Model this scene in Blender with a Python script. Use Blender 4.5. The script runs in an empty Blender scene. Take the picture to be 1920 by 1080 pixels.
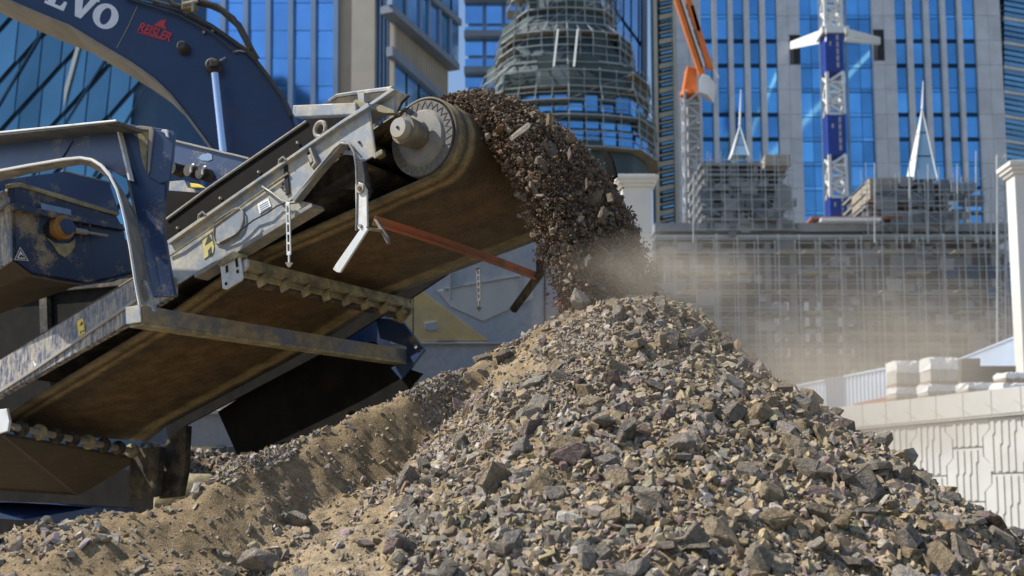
import bpy, bmesh, math, random
import numpy as np
from mathutils import Vector, Matrix

random.seed(7)
RNG = np.random.default_rng(11)
R = math.radians
scene = bpy.context.scene
col = scene.collection

# ------------------------------------------------------------------ camera
CAM_H = 1.7
PITCH = R(6.1)
LENS = 40.0
SHIFT_Y = 0.109
cam_data = bpy.data.cameras.new('camera')
cam_data.lens = LENS
cam_data.sensor_width = 36.0
cam_data.shift_y = SHIFT_Y
cam_data.clip_start = 0.1
cam_data.clip_end = 3000
cam_data.dof.use_dof = True
cam_data.dof.focus_distance = 5.7
cam_data.dof.aperture_fstop = 3.0
cam = bpy.data.objects.new('camera', cam_data)
col.objects.link(cam)
cam.location = (0, 0, CAM_H)
cam.rotation_euler = (math.pi / 2 + PITCH, 0, 0)
scene.camera = cam

# ------------------------------------------------------------------ sky and sun
SUN_AZ = (-1.0, 0.0)          # where the sun stands, seen from above
SUN_EL = R(48)
sun_h = Vector((SUN_AZ[0], SUN_AZ[1], 0)).normalized()
sun_dir = sun_h * math.cos(SUN_EL) + Vector((0, 0, math.sin(SUN_EL)))
world = bpy.data.worlds.new('World')
scene.world = world
world.use_nodes = True
wn = world.node_tree
bg = wn.nodes['Background']
sky = wn.nodes.new('ShaderNodeTexSky')
sky.sky_type = 'NISHITA'
sky.sun_disc = False
sky.sun_elevation = SUN_EL
sky.sun_rotation = math.atan2(sun_h.x, sun_h.y)
sky.dust_density = 0.6
sky.air_density = 1.0
sky.ozone_density = 2.0
wn.links.new(sky.outputs[0], bg.inputs[0])
bg.inputs[1].default_value = 0.115
sun_data = bpy.data.lights.new('sun', 'SUN')
sun_data.energy = 5.0
sun_data.angle = R(0.53)
sun_data.color = (1.0, 0.94, 0.84)
sun = bpy.data.objects.new('sun', sun_data)
col.objects.link(sun)
sun.rotation_euler = sun_dir.to_track_quat('Z', 'Y').to_euler()
sun.location = (-20, 0, 30)
scene.view_settings.view_transform = 'Standard'
scene.view_settings.look = 'None'
scene.view_settings.gamma = 1.0
scene.view_settings.exposure = 0.5
scene.view_settings.use_curve_mapping = False
scene.cycles.max_bounces = 8
scene.cycles.volume_bounces = 1
scene.cycles.volume_step_rate = 2.0
scene.cycles.use_denoising = True

# ------------------------------------------------------------------ measuring helpers
DUST_D = 1.2
FPX = LENS / 36.0 * 1920
CAM = Vector((0, 0, CAM_H))


def ray(px, py):
    xn = (px - 960) / FPX
    yn = (540 - py) / FPX + SHIFT_Y * 1920 / FPX
    return Vector((xn, math.cos(PITCH) - math.sin(PITCH) * yn, math.sin(PITCH) + math.cos(PITCH) * yn))


def A(px, py, Y):
    d = ray(px, py)
    return CAM + d * (Y / d.y)


def on_plane(px, py, p0, nrm):
    d = ray(px, py)
    return CAM + d * ((p0 - CAM).dot(nrm) / d.dot(nrm))


# ------------------------------------------------------------------ mesh helpers
class MB:
    def __init__(self):
        self.v = []
        self.f = []

    def add(self, vs, fs):
        k = len(self.v)
        self.v += [tuple(p) for p in vs]
        self.f += [tuple(i + k for i in q) for q in fs]
        return self

    def box(self, c, ax, ay, az):
        """box about c with half-axis vectors"""
        c, ax, ay, az = Vector(c), Vector(ax), Vector(ay), Vector(az)
        vs = []
        for sz in (-1, 1):
            for sy in (-1, 1):
                for sx in (-1, 1):
                    vs.append(c + ax * sx + ay * sy + az * sz)
        fs = [(0, 2, 3, 1), (4, 5, 7, 6), (0, 1, 5, 4), (2, 6, 7, 3), (0, 4, 6, 2), (1, 3, 7, 5)]
        if ax.cross(ay).dot(az) < 0:
            fs = [q[::-1] for q in fs]
        return self.add(vs, fs)

    def abox(self, x0, x1, y0, y1, z0, z1):
        return self.box(((x0 + x1) / 2, (y0 + y1) / 2, (z0 + z1) / 2), ((x1 - x0) / 2, 0, 0), (0, (y1 - y0) / 2, 0), (0, 0, (z1 - z0) / 2))

    def prism(self, pts, vec):
        pts = [Vector(p) for p in pts]
        vec = Vector(vec)
        nrm = Vector((0, 0, 0))
        for i in range(len(pts)):
            nrm += (pts[i] - pts[0]).cross(pts[(i + 1) % len(pts)] - pts[0])
        if nrm.dot(vec) > 0:
            pts = pts[::-1]
        n = len(pts)
        vs = pts + [p + vec for p in pts]
        fs = [tuple(range(n)), tuple(range(2 * n - 1, n - 1, -1))]
        for i in range(n):
            j = (i + 1) % n
            fs.append((j, i, i + n, j + n))
        return self.add(vs, fs)

    def bar(self, a, b, wv, tv):
        """straight bar a-b, half width wv, half thickness tv (vectors)"""
        a, b = Vector(a), Vector(b)
        return self.box((a + b) / 2, (b - a) / 2, wv, tv)

    def rod(self, a, b, r0, r1=None, seg=12):
        r1 = r0 if r1 is None else r1
        a, b = Vector(a), Vector(b)
        d = (b - a).normalized()
        x = d.orthogonal().normalized()
        y = d.cross(x)
        vs, fs = [], []
        for i in range(seg):
            t = 2 * math.pi * i / seg
            e = x * math.cos(t) + y * math.sin(t)
            vs += [a + e * r0, b + e * r1]
        for i in range(seg):
            j = (i + 1) % seg
            fs.append((2 * i, 2 * j, 2 * j + 1, 2 * i + 1))
        fs.append(tuple(2 * i for i in range(seg))[::-1])
        fs.append(tuple(2 * i + 1 for i in range(seg)))
        return self.add(vs, fs)

    def tube(self, path, r, seg=8):
        path = [Vector(p) for p in path]
        n = len(path)
        vs, fs = [], []
        x = None
        for k in range(n):
            d = (path[min(k + 1, n - 1)] - path[max(k - 1, 0)]).normalized()
            if x is None:
                x = d.orthogonal().normalized()
            else:
                x = (x - d * x.dot(d)).normalized()
            y = d.cross(x)
            rr = r[k] if isinstance(r, (list, tuple)) else r
            for i in range(seg):
                t = 2 * math.pi * i / seg
                vs.append(path[k] + (x * math.cos(t) + y * math.sin(t)) * rr)
        for k in range(n - 1):
            for i in range(seg):
                j = (i + 1) % seg
                fs.append((k * seg + i, k * seg + j, (k + 1) * seg + j, (k + 1) * seg + i))
        fs.append(tuple(range(seg))[::-1])
        fs.append(tuple((n - 1) * seg + i for i in range(seg)))
        return self.add(vs, fs)

    def lathe(self, c, axis, prof, seg=40):
        """prof = [(offset along axis, radius)]"""
        c, axis = Vector(c), Vector(axis).normalized()
        x = axis.orthogonal().normalized()
        y = axis.cross(x)
        vs, fs = [], []
        for (o, r) in prof:
            for i in range(seg):
                t = 2 * math.pi * i / seg
                vs.append(c + axis * o + (x * math.cos(t) + y * math.sin(t)) * r)
        for k in range(len(prof) - 1):
            for i in range(seg):
                j = (i + 1) % seg
                fs.append((k * seg + i, k * seg + j, (k + 1) * seg + j, (k + 1) * seg + i))
        fs.append(tuple(range(seg))[::-1])
        fs.append(tuple((len(prof) - 1) * seg + i for i in range(seg)))
        return self.add(vs, fs)

    def build(self, name, mat, parent=None, bevel=0.0, smooth=False, origin=None):
        off = Vector((0, 0, 0))
        if parent is not None:
            off = Vector(parent['_o']) if '_o' in parent else Vector((0, 0, 0))
        elif origin is not None:
            off = Vector(origin)
        me = bpy.data.meshes.new(name)
        me.from_pydata([(p[0] - off.x, p[1] - off.y, p[2] - off.z) for p in self.v], [], self.f)
        me.materials.append(M[mat] if isinstance(mat, str) else mat)
        o = bpy.data.objects.new(name, me)
        col.objects.link(o)
        if parent is None:
            o.location = off
        else:
            o.parent = parent
        o['_o'] = tuple(off)
        if bevel or smooth:
            bm = bmesh.new()
            bm.from_mesh(me)
            bmesh.ops.recalc_face_normals(bm, faces=bm.faces)
            if bevel:
                es = [e for e in bm.edges if len(e.link_faces) == 2 and e.calc_face_angle(0) > 0.5]
                bmesh.ops.bevel(bm, geom=es, offset=bevel, segments=2, profile=0.6, affect='EDGES', clamp_overlap=True)
            bm.to_mesh(me)
            bm.free()
            if smooth:
                me.shade_smooth()
                md = o.modifiers.new('split', 'EDGE_SPLIT')
                md.split_angle = R(38)
        return o


def thing(name, label, cat, loc=(0, 0, 0), group=None):
    o = bpy.data.objects.new(name, None)
    col.objects.link(o)
    o.location = loc
    o.empty_display_size = 0.2
    o['_o'] = tuple(loc)
    return tag(o, label, cat, group, 'thing')


def tag(o, label=None, cat=None, group=None, kind=None):
    if label:
        o['label'] = label
    if cat:
        o['category'] = cat
    if group:
        o['group'] = group
    if kind:
        o['kind'] = kind
    return o


def link_copy(src, parent, offset):
    c = src.copy()
    col.objects.link(c)
    c.parent = parent
    c.location = Vector(src.location) + Vector(offset)
    return c


# ------------------------------------------------------------------ materials
M = {}


def node_mat(name):
    m = bpy.data.materials.new(name)
    m.use_nodes = True
    nt = m.node_tree
    return m, nt, nt.nodes['Principled BSDF']


def nz(nt, scale, detail=4, rough=0.55, coord='Object', stretch=None, dist=0.0):
    tc = nt.nodes.new('ShaderNodeTexCoord')
    n = nt.nodes.new('ShaderNodeTexNoise')
    n.inputs['Scale'].default_value = scale
    n.inputs['Detail'].default_value = detail
    n.inputs['Roughness'].default_value = rough
    n.inputs['Distortion'].default_value = dist
    if stretch:
        mp = nt.nodes.new('ShaderNodeMapping')
        mp.inputs['Scale'].default_value = stretch
        nt.links.new(tc.outputs[coord], mp.inputs[0])
        nt.links.new(mp.outputs[0], n.inputs['Vector'])
    else:
        nt.links.new(tc.outputs[coord], n.inputs['Vector'])
    return n.outputs['Fac']


def ramp(nt, src, stops, interp='LINEAR'):
    r = nt.nodes.new('ShaderNodeValToRGB')
    r.color_ramp.interpolation = interp
    el = r.color_ramp.elements
    while len(el) < len(stops):
        el.new(0.5)
    for e, (p, c) in zip(el, stops):
        e.position = p
        e.color = (c[0], c[1], c[2], 1) if len(c) == 3 else c
    nt.links.new(src, r.inputs[0])
    return r.outputs[0]


def g(x):
    return (x, x, x)


def mixc(nt, fac, a, b, mode='MIX'):
    m = nt.nodes.new('ShaderNodeMix')
    m.data_type = 'RGBA'
    m.blend_type = mode
    for sock, val in ((m.inputs[0], fac), (m.inputs[6], a), (m.inputs[7], b)):
        if isinstance(val, (int, float)):
            sock.default_value = val
        elif isinstance(val, tuple):
            sock.default_value = (val[0], val[1], val[2], 1)
        else:
            nt.links.new(val, sock)
    return m.outputs[2]


def bump(nt, bsdf, src, strength=0.3, dist=0.01):
    b = nt.nodes.new('ShaderNodeBump')
    b.inputs['Strength'].default_value = strength
    b.inputs['Distance'].default_value = dist
    nt.links.new(src, b.inputs['Height'])
    nt.links.new(b.outputs[0], bsdf.inputs['Normal'])


def plain(name, c, rough=0.6, metal=0.0, var=0.15, scale=3.0, bmp=0.0, spec=0.5):
    m, nt, b = node_mat(name)
    f = nz(nt, scale)
    lo = tuple(x * (1 - var) for x in c)
    hi = tuple(min(1, x * (1 + var)) for x in c)
    nt.links.new(ramp(nt, f, [(0.3, lo), (0.7, hi)]), b.inputs['Base Color'])
    b.inputs['Roughness'].default_value = rough
    b.inputs['Metallic'].default_value = metal
    b.inputs['Specular IOR Level'].default_value = spec
    if bmp:
        bump(nt, b, nz(nt, scale * 8), bmp, 0.01)
    M[name] = m
    return m


def dusty(name, paint, dust, cover=0.5, scale=6.0, rough=0.45, soft=0.12, fine=60.0, metal=0.0, streak=None):
    """painted steel with dried mud and dust lying on it in patches and specks"""
    m, nt, b = node_mat(name)
    big = nz(nt, scale, 6, 0.65, stretch=streak)
    small = nz(nt, fine, 3, 0.7)
    comb = nt.nodes.new('ShaderNodeMath')
    comb.operation = 'MULTIPLY_ADD'
    nt.links.new(small, comb.inputs[0])
    comb.inputs[1].default_value = 0.35
    nt.links.new(big, comb.inputs[2])
    t = 0.175 + 0.5 + (0.5 - cover) * 0.45
    fac = ramp(nt, comb.outputs[0], [(max(0, t - soft), g(0)), (min(1, t + soft), g(1))])
    pv = nz(nt, 2.5, 3)
    pc = ramp(nt, pv, [(0.3, tuple(x * 0.85 for x in paint)), (0.7, tuple(min(1, x * 1.15) for x in paint))])
    dv = nz(nt, 14, 4)
    dc = ramp(nt, dv, [(0.3, tuple(x * 0.75 for x in dust)), (0.7, tuple(min(1, x * 1.2) for x in dust))])
    nt.links.new(mixc(nt, fac, pc, dc), b.inputs['Base Color'])
    rr = nt.nodes.new('ShaderNodeMapRange')
    nt.links.new(fac, rr.inputs[0])
    rr.inputs[3].default_value = rough
    rr.inputs[4].default_value = 0.9
    nt.links.new(rr.outputs[0], b.inputs['Roughness'])
    b.inputs['Metallic'].default_value = metal
    bump(nt, b, comb.outputs[0], 0.25, 0.004)
    M[name] = m
    return m


# ------------------------------------------------------------------ noise on arrays
def hash2(ix, iy, seed):
    n = (ix.astype(np.int64) * 374761393 + iy.astype(np.int64) * 668265263 + seed * 982451653) & 0x7fffffff
    n = ((n ^ (n >> 13)) * 1274126177) & 0x7fffffff
    n = n ^ (n >> 16)
    return (n & 0xffff) / 65535.0


def vnoise(x, y, seed=0):
    ix, iy = np.floor(x), np.floor(y)
    fx, fy = x - ix, y - iy
    fx, fy = fx * fx * (3 - 2 * fx), fy * fy * (3 - 2 * fy)
    a, b = hash2(ix, iy, seed), hash2(ix + 1, iy, seed)
    c, d = hash2(ix, iy + 1, seed), hash2(ix + 1, iy + 1, seed)
    return (a * (1 - fx) + b * fx) * (1 - fy) + (c * (1 - fx) + d * fx) * fy - 0.5


def fbm(x, y, scale, octv=4, seed=0, gain=0.5):
    s, a = 0, 1.0
    for k in range(octv):
        s = s + a * vnoise(x * scale, y * scale, seed + k)
        scale *= 2.03
        a *= gain
    return s


# ------------------------------------------------------------------ materials of earth and stone
def earth_mat():
    m, nt, b = node_mat('sandy_earth')
    f1 = nz(nt, 1.3, 5, 0.6)
    f2 = nz(nt, 22, 5, 0.7)
    f3 = nz(nt, 130, 3, 0.7)
    c1 = ramp(nt, f1, [(0.32, (0.225, 0.17, 0.10)), (0.5, (0.31, 0.24, 0.145)), (0.68, (0.37, 0.305, 0.205))])
    c2 = ramp(nt, f2, [(0.3, (0.55, 0.52, 0.5)), (0.7, (1.15, 1.12, 1.08))])
    c = mixc(nt, 1.0, c1, c2, 'MULTIPLY')
    c3 = ramp(nt, f3, [(0.35, (0.6, 0.58, 0.6)), (0.65, (1.2, 1.2, 1.2))])
    nt.links.new(mixc(nt, 0.8, c, c3, 'MULTIPLY'), b.inputs['Base Color'])
    b.inputs['Roughness'].default_value = 0.95
    b.inputs['Specular IOR Level'].default_value = 0.15
    bump(nt, b, f3, 0.7, 0.012)
    M['earth'] = m


PALETTE = [
    (0.275, 0.268, 0.262), (0.335, 0.315, 0.285), (0.345, 0.285, 0.19), (0.31, 0.255, 0.17), (0.235, 0.185, 0.185),
    (0.43, 0.415, 0.39), (0.165, 0.16, 0.155), (0.285, 0.26, 0.22), (0.235, 0.225, 0.205), (0.38, 0.325, 0.235)]


PALETTE = [(r_ * 0.94, g_ * 0.88, b_ * 0.83) for r_, g_, b_ in PALETTE]


def stone_mats():
    for name, mode in (('stone', 'obj'), ('stone_mix', 'attr')):
        m, nt, b = node_mat(name)
        if mode == 'obj':
            oi = nt.nodes.new('ShaderNodeObjectInfo')
            n = len(PALETTE)
            c = ramp(nt, oi.outputs['Random'], [((i + 0.0) / n, PALETTE[i]) for i in range(n)], 'CONSTANT')
        else:
            at = nt.nodes.new('ShaderNodeAttribute')
            at.attribute_name = 'stone_colour'
            c = at.outputs['Color']
        # broken faces: grain, chips and dust lying in the hollows
        k_ = 0.045 if mode == 'obj' else 1.0      # single stones are scaled meshes, the rest is in metres
        f1 = nz(nt, 62 * k_, 5, 0.7)
        f2 = nz(nt, 260 * k_, 4, 0.75)
        v = ramp(nt, f1, [(0.28, g(0.42)), (0.5, g(0.98)), (0.72, g(1.5))])
        c = mixc(nt, 1.0, c, v, 'MULTIPLY')
        v2 = ramp(nt, f2, [(0.3, g(0.6)), (0.7, g(1.35))])
        c = mixc(nt, 0.8, c, v2, 'MULTIPLY')
        st = ramp(nt, nz(nt, 30 * k_, 5, 0.7), [(0.46, g(0.0)), (0.64, g(0.6))])
        c = mixc(nt, st, c, (0.30, 0.245, 0.165))
        nt.links.new(c, b.inputs['Base Color'])
        b.inputs['Roughness'].default_value = 0.88
        b.inputs['Specular IOR Level'].default_value = 0.25
        mm = nt.nodes.new('ShaderNodeMath')
        mm.operation = 'MULTIPLY_ADD'
        nt.links.new(f2, mm.inputs[0])
        mm.inputs[1].default_value = 0.35
        nt.links.new(f1, mm.inputs[2])
        bump(nt, b, mm.outputs[0], 0.7, 0.16 if mode == 'obj' else 0.005)
        M[name] = m


earth_mat()
stone_mats()

# ------------------------------------------------------------------ ground
plain('site_ground', (0.23, 0.19, 0.13), 0.95, 0, 0.3, 0.8, 0.4)
gm = MB()
gm.add([(-1500, -200, 0), (1500, -200, 0), (1500, 2500, 0), (-1500, 2500, 0)], [(0, 1, 2, 3)])
tag(gm.build('ground', 'site_ground'), 'bare brown ground of the building site', 'ground', kind='structure')

# ------------------------------------------------------------------ the pile
CREST = [(1010, 622, 5.75), (940, 645, 5.65), (870, 668, 5.5), (780, 702, 5.35), (690, 748, 5.2), (600, 792, 5.05), (520, 828, 4.9), (450, 858, 4.75),
         (390, 893, 4.65), (340, 915, 4.6), (200, 952, 4.5), (0, 1003, 4.4), (-300, 1080, 4.3), (-700, 1200, 4.2)]
crest = np.array([tuple(A(*c)) for c in CREST])
APEX = (0.60, 5.85)


def cone_h(X, Y):
    dx, dy = X - APEX[0], Y - APEX[1]
    r = np.hypot(dx, dy)
    th = np.arctan2(dx, -dy)
    sl = np.interp(th, [-3.2, -2.2, -1.6, -1.0, -.5, 0, .6, 1.4, 2.2, 3.2], [.80, .80, .80, .78, .72, .70, .74, .87, .87, .82])
    r0 = .30
    rr = np.where(r < r0, r * .2, r0 * .2 + (r - r0))
    return 2.86 - sl * rr + 0.03 * np.maximum(0, rr - 1.6) ** 1.5 * (th < .5)


def ridge_h(X, Y):
    best = np.full(X.shape, -9.0)
    for a, b in zip(crest[:-1], crest[1:]):
        ab = b[:2] - a[:2]
        t = np.clip(((X - a[0]) * ab[0] + (Y - a[1]) * ab[1]) / (ab @ ab), 0, 1)
        qx, qy = a[0] + ab[0] * t, a[1] + ab[1] * t
        d = np.maximum(0, np.sqrt((X - qx) ** 2 + (Y - qy) ** 2 + .0009) - .03)
        zc = a[2] + (b[2] - a[2]) * t
        steep = np.clip((qx + 1.75) / 0.7, 0, 1)
        gentle = .10 * d + .45 * np.maximum(0, d - .1)
        drop = np.where(Y < qy, gentle * (1 - steep) + steep * np.where(d < .05, .8 * d, np.where(d < .24, .04 + 1.9 * (d - .05), .40 + .5 * (d - .24))), 0.75 * d)
        best = np.maximum(best, zc - drop)
    return best


def pile_h(X, Y):
    wx = X + 0.10 * fbm(X, Y, 1.6, 2, 71)
    wy = Y + 0.10 * fbm(X, Y, 1.6, 2, 83)
    c, r = cone_h(wx, wy), ridge_h(wx, wy)
    h = np.maximum(c, r)
    rid = 1 / (1 + np.exp(-(r - c) / 0.03))
    # runnels and slumps down the windrow, clods on the cone
    h = h + 0.10 * fbm(X, Y, 1.1, 3, 5) + 0.05 * fbm(X, Y, 4.2, 3, 9) * (0.6 + rid)
    h = h + 0.028 * fbm(X, Y, 14, 3, 21) + 0.012 * fbm(X, Y, 48, 2, 33)
    return np.maximum(h, -0.02), rid


GX0, GX1, GY0, GY1, GS = -4.6, 5.4, 2.0, 9.6, 0.02
gx = np.arange(GX0, GX1, GS)
gy = np.arange(GY0, GY1, GS)
GXX, GYY = np.meshgrid(gx, gy)
GZ, GRID = pile_h(GXX, GYY)


def grid_at(x, y):
    i = np.clip((y - GY0) / GS, 0, len(gy) - 2)
    j = np.clip((x - GX0) / GS, 0, len(gx) - 2)
    i0, j0 = i.astype(int), j.astype(int)
    fi, fj = i - i0, j - j0
    z = (GZ[i0, j0] * (1 - fj) + GZ[i0, j0 + 1] * fj) * (1 - fi) + (GZ[i0 + 1, j0] * (1 - fj) + GZ[i0 + 1, j0 + 1] * fj) * fi
    return z


def mesh_np(name, verts, tris, mat, parent=None, quads=None, colours=None, smooth=False):
    me = bpy.data.meshes.new(name)
    polys = quads if quads is not None else tris
    k = polys.shape[1]
    me.vertices.add(len(verts))
    me.vertices.foreach_set('co', verts.astype(np.float32).ravel())
    me.loops.add(polys.size)
    me.loops.foreach_set('vertex_index', polys.astype(np.int32).ravel())
    me.polygons.add(len(polys))
    me.polygons.foreach_set('loop_start', np.arange(0, polys.size, k, dtype=np.int32))
    if colours is not None:
        at = me.color_attributes.new('stone_colour', 'FLOAT_COLOR', 'POINT')
        at.data.foreach_set('color', np.hstack([colours, np.ones((len(colours), 1))]).astype(np.float32).ravel())
    me.update(calc_edges=True)
    me.validate()
    if smooth:
        me.shade_smooth()
    else:
        me.shade_flat()
    me.materials.append(M[mat])
    o = bpy.data.objects.new(name, me)
    col.objects.link(o)
    if parent is not None:
        o.parent = parent
    return o


pile = thing('gravel_pile', 'big cone of crushed stone and sandy earth piled up under the conveyor', 'gravel pile', (0, 0, 0))
ny, nx = GZ.shape
idx = np.arange(ny * nx).reshape(ny, nx)
quads = np.stack([idx[:-1, :-1].ravel(), idx[:-1, 1:].ravel(), idx[1:, 1:].ravel(), idx[1:, :-1].ravel()], 1)
zq = GZ.ravel()[quads].max(1)
quads = quads[zq > 0.001]
pv = np.stack([GXX.ravel(), GYY.ravel(), GZ.ravel()], 1)
mesh_np('sandy_body', pv, None, 'earth', pile, quads=quads, smooth=True)


# ---- stones: hull shapes shared by all
def hull_shape(seed, npts, sq, cut=0.0):
    """broken rock: a skewed block with knocked-off corners"""
    rnd = random.Random(seed)
    bm = bmesh.new()
    sh1, sh2 = rnd.uniform(-.45, .45), rnd.uniform(-.35, .35)
    corners = [(x, y, z) for x in (-1, 1) for y in (-1, 1) for z in (-1, 1)]
    rnd.shuffle(corners)
    pts = []
    for k, (x, y, z) in enumerate(corners[:npts]):
        if rnd.random() < cut:
            for ax_ in range(3):
                q = [x, y, z]
                q[ax_] *= rnd.uniform(0.1, 0.6)
                pts.append(q)
        else:
            pts.append([x, y, z])
    for (x, y, z) in pts:
        x, y, z = x * rnd.uniform(.55, 1.0), y * rnd.uniform(.55, 1.0), z * rnd.uniform(.6, 1.0)
        bm.verts.new(((x + sh1 * y) * sq[0] * .9, (y + sh2 * z) * sq[1] * .9, z * sq[2] * .9))
    r_ = bmesh.ops.convex_hull(bm, input=bm.verts)
    junk = [e for e in r_['geom_interior'] if isinstance(e, bmesh.types.BMVert)]
    if junk:
        bmesh.ops.delete(bm, geom=junk, context='VERTS')
    if sq_bevel[0]:
        bmesh.ops.bevel(bm, geom=list(bm.edges), offset=sq_bevel[0], segments=1, affect='EDGES', clamp_overlap=True)
        for v in bm.verts:
            v.co += Vector((rnd.uniform(-1, 1), rnd.uniform(-1, 1), rnd.uniform(-1, 1))) * .03
    bmesh.ops.triangulate(bm, faces=bm.faces)
    bmesh.ops.recalc_face_normals(bm, faces=bm.faces)
    bm.verts.ensure_lookup_table()
    bm.verts.index_update()
    vs = np.array([tuple(v.co) for v in bm.verts])
    fs = np.array([[v.index for v in f.verts] for f in bm.faces])
    bm.free()
    return vs, fs


sq_bevel = [0.0]
SQ = [(1, .8, .62), (1.15, .8, .45), (1, .9, .7), (1.35, .75, .38), (1.4, .9, .26), (1, .75, .6), (1.25, .62, .5), (1.1, 1, .32)]
sq_bevel[0] = 0.06
BIG = [hull_shape(100 + i, 8, SQ[i % 8], .45) for i in range(16)]
sq_bevel[0] = 0.0
MED = [hull_shape(200 + i, 7 + i % 2, SQ[i % 8], .35) for i in range(16)]
SML = [hull_shape(300 + i, 6 + i % 2, SQ[i % 8]) for i in range(10)]


def rand_rot(n, tilt, normals):
    """rotation matrices: spin about the slope normal, then tip by up to tilt"""
    up = normals / np.linalg.norm(normals, axis=1, keepdims=True)
    j = RNG.normal(0, 1, (n, 3)) * tilt[:, None]
    zz = up + j
    zz /= np.linalg.norm(zz, axis=1, keepdims=True)
    a = RNG.normal(0, 1, (n, 3))
    xx = a - zz * (a * zz).sum(1, keepdims=True)
    xx /= np.linalg.norm(xx, axis=1, keepdims=True)
    yy = np.cross(zz, xx)
    return np.stack([xx, yy, zz], 2)


def scatter_mesh(name, shapes, pos, rot, scl, colr, parent, mat='stone_mix'):
    V, T, C, base = [], [], [], 0
    pick = RNG.integers(0, len(shapes), len(pos))
    for k, (vs, fs) in enumerate(shapes):
        s = np.where(pick == k)[0]
        if not len(s):
            continue
        w = np.einsum('nij,vj->nvi', rot[s] * scl[s][:, None, None], vs) + pos[s][:, None, :]
        V.append(w.reshape(-1, 3))
        T.append((fs[None] + (np.arange(len(s)) * len(vs))[:, None, None] + base).reshape(-1, 3))
        C.append(np.repeat(colr[s], len(vs), 0))
        base += len(s) * len(vs)
    return mesh_np(name, np.vstack(V), np.vstack(T), mat, parent, colours=np.vstack(C))


def stone_colours(n, weights):
    pal = np.array(PALETTE)
    k = np.array([RNG.choice(len(pal), p=w / w.sum()) for w in weights]) if weights.ndim == 2 else RNG.choice(len(pal), n, p=weights / weights.sum())
    c = pal[k] * RNG.uniform(0.5, 1.2, (n, 1))
    return np.clip(c + RNG.normal(0, 0.008, (n, 3)), 0.02, 0.9)


def slope_normals(x, y):
    e = 0.05
    return np.stack([-(grid_at(x + e, y) - grid_at(x - e, y)) / (2 * e), -(grid_at(x, y + e) - grid_at(x, y - e)) / (2 * e), np.ones_like(x)], 1)


def stone_field(n):
    """random spots on the pile; coverage follows where stones gather, sand stays bare"""
    x = RNG.uniform(-3.6, 4.6, n)
    y = RNG.uniform(2.7, 7.2, n)
    z = grid_at(x, y)
    c, r = cone_h(x, y), ridge_h(x, y)
    dx, dy = x - APEX[0], y - APEX[1]
    th = np.arctan2(dx, -dy)
    dens = np.where(r > c - 0.04, 0.035, np.interp(th, [-3.2, -1.3, -.75, -.2, .2, 3.2], [.3, .3, .5, .9, 1, 1]))
    patch = 1 / (1 + np.exp(-(fbm(x, y, 2.2, 3, 55) + 0.08) * 9))
    dens = dens * np.where(dens > .85, np.maximum(patch, .62), patch)
    crestline = np.abs(r - (z)) < 0.05
    dens = np.where((r > c) & crestline & (fbm(x, y, 3, 2, 44) > -.1), np.maximum(dens, .22), dens)
    keep = (RNG.uniform(0, 1, n) < dens) & (z > 0.4)
    return x[keep], y[keep], z[keep], th[keep]


def pal_w(x, y, th):
    w = np.ones((len(x), len(PALETTE)))
    w[:, 6] *= 0.35
    w[:, [2, 3, 9]] *= 1.5
    w[:, 5] *= 0.55
    left = (th < -.2)[:, None]
    w[:, [0, 5, 8]] *= np.where(left, 1.8, 1.0)
    right = (th > .25)[:, None]
    w[:, [2, 3, 9, 7]] *= np.where(right, 1.9, 1.0)
    return w


# stones seen one by one: the largest 300 are parts of the pile
bx, by, bz, bth = stone_field(16000)
vis = (by < 6.0 + 0.1 * np.abs(bx)) & (by > 3.4) & ((cone_h(bx, by) > ridge_h(bx, by) + .03) | (RNG.uniform(0, 1, len(bx)) < .2))
bx, by, bz, bth = bx[vis], by[vis], bz[vis], bth[vis]
NB = min(len(bx), 850)
bs = np.sort(np.clip(RNG.lognormal(math.log(0.030), 0.40, NB), 0.022, 0.07))[::-1]
bx, by, bz, bth = bx[:NB], by[:NB], bz[:NB], bth[:NB]
# hand-placed rocks that stand out in the photograph (pixel, size)
MARKS = [(1090, 568, .075), (1150, 572, .05), (1210, 585, .06), (1255, 632, .055), (1300, 628, .058), (1240, 575, .06), (1160, 590, .055), (1185, 625, .04),
         (1150, 715, .065), (1230, 720, .045), (1325, 760, .055), (1355, 715, .05), (1300, 725, .042), (1165, 765, .035), (1250, 760, .035),
         (1130, 790, .06), (1300, 822, .05), (1155, 885, .045), (1195, 968, .052), (1215, 780, .035), (930, 895, .062), (905, 920, .04),
         (500, 1060, .085), (560, 975, .06), (905, 655, .04), (615, 880, .035), (870, 830, .05), (1350, 1000, .065), (1300, 1010, .055),
         (1450, 970, .06), (1520, 880, .075), (1490, 835, .05), (1590, 900, .05), (1620, 960, .06), (1700, 1010, .06), (1560, 760, .045),
         (1845, 975, .07), (1770, 930, .05), (1180, 1070, .06), (1040, 920, .045), (960, 1010, .05), (1100, 1040, .055), (1420, 1050, .06), (1530, 1020, .055),
         (1600, 1050, .06), (1750, 1040, .06), (860, 760, .045), (985, 780, .04), (1050, 700, .04), (1400, 880, .05), (1660, 880, .05), (1440, 740, .04)]
mx, my = [], []
for (px, py, s_) in MARKS:
    d = ray(px, py)
    Ys = np.linspace(2.6, 8, 1500)
    Xs, Zs = Ys * d.x / d.y, CAM_H + Ys * d.z / d.y
    hit = np.where(grid_at(Xs, Ys) + 0.02 >= Zs)[0]
    k = hit[0] if len(hit) else int(np.argmin(Zs - grid_at(Xs, Ys)))
    mx.append(Xs[k])
    my.append(Ys[k])
mx, my = np.array(mx), np.array(my)
mz = grid_at(mx, my)
bx, by, bz = np.concatenate([mx, bx]), np.concatenate([my, by]), np.concatenate([mz, bz])
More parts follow.
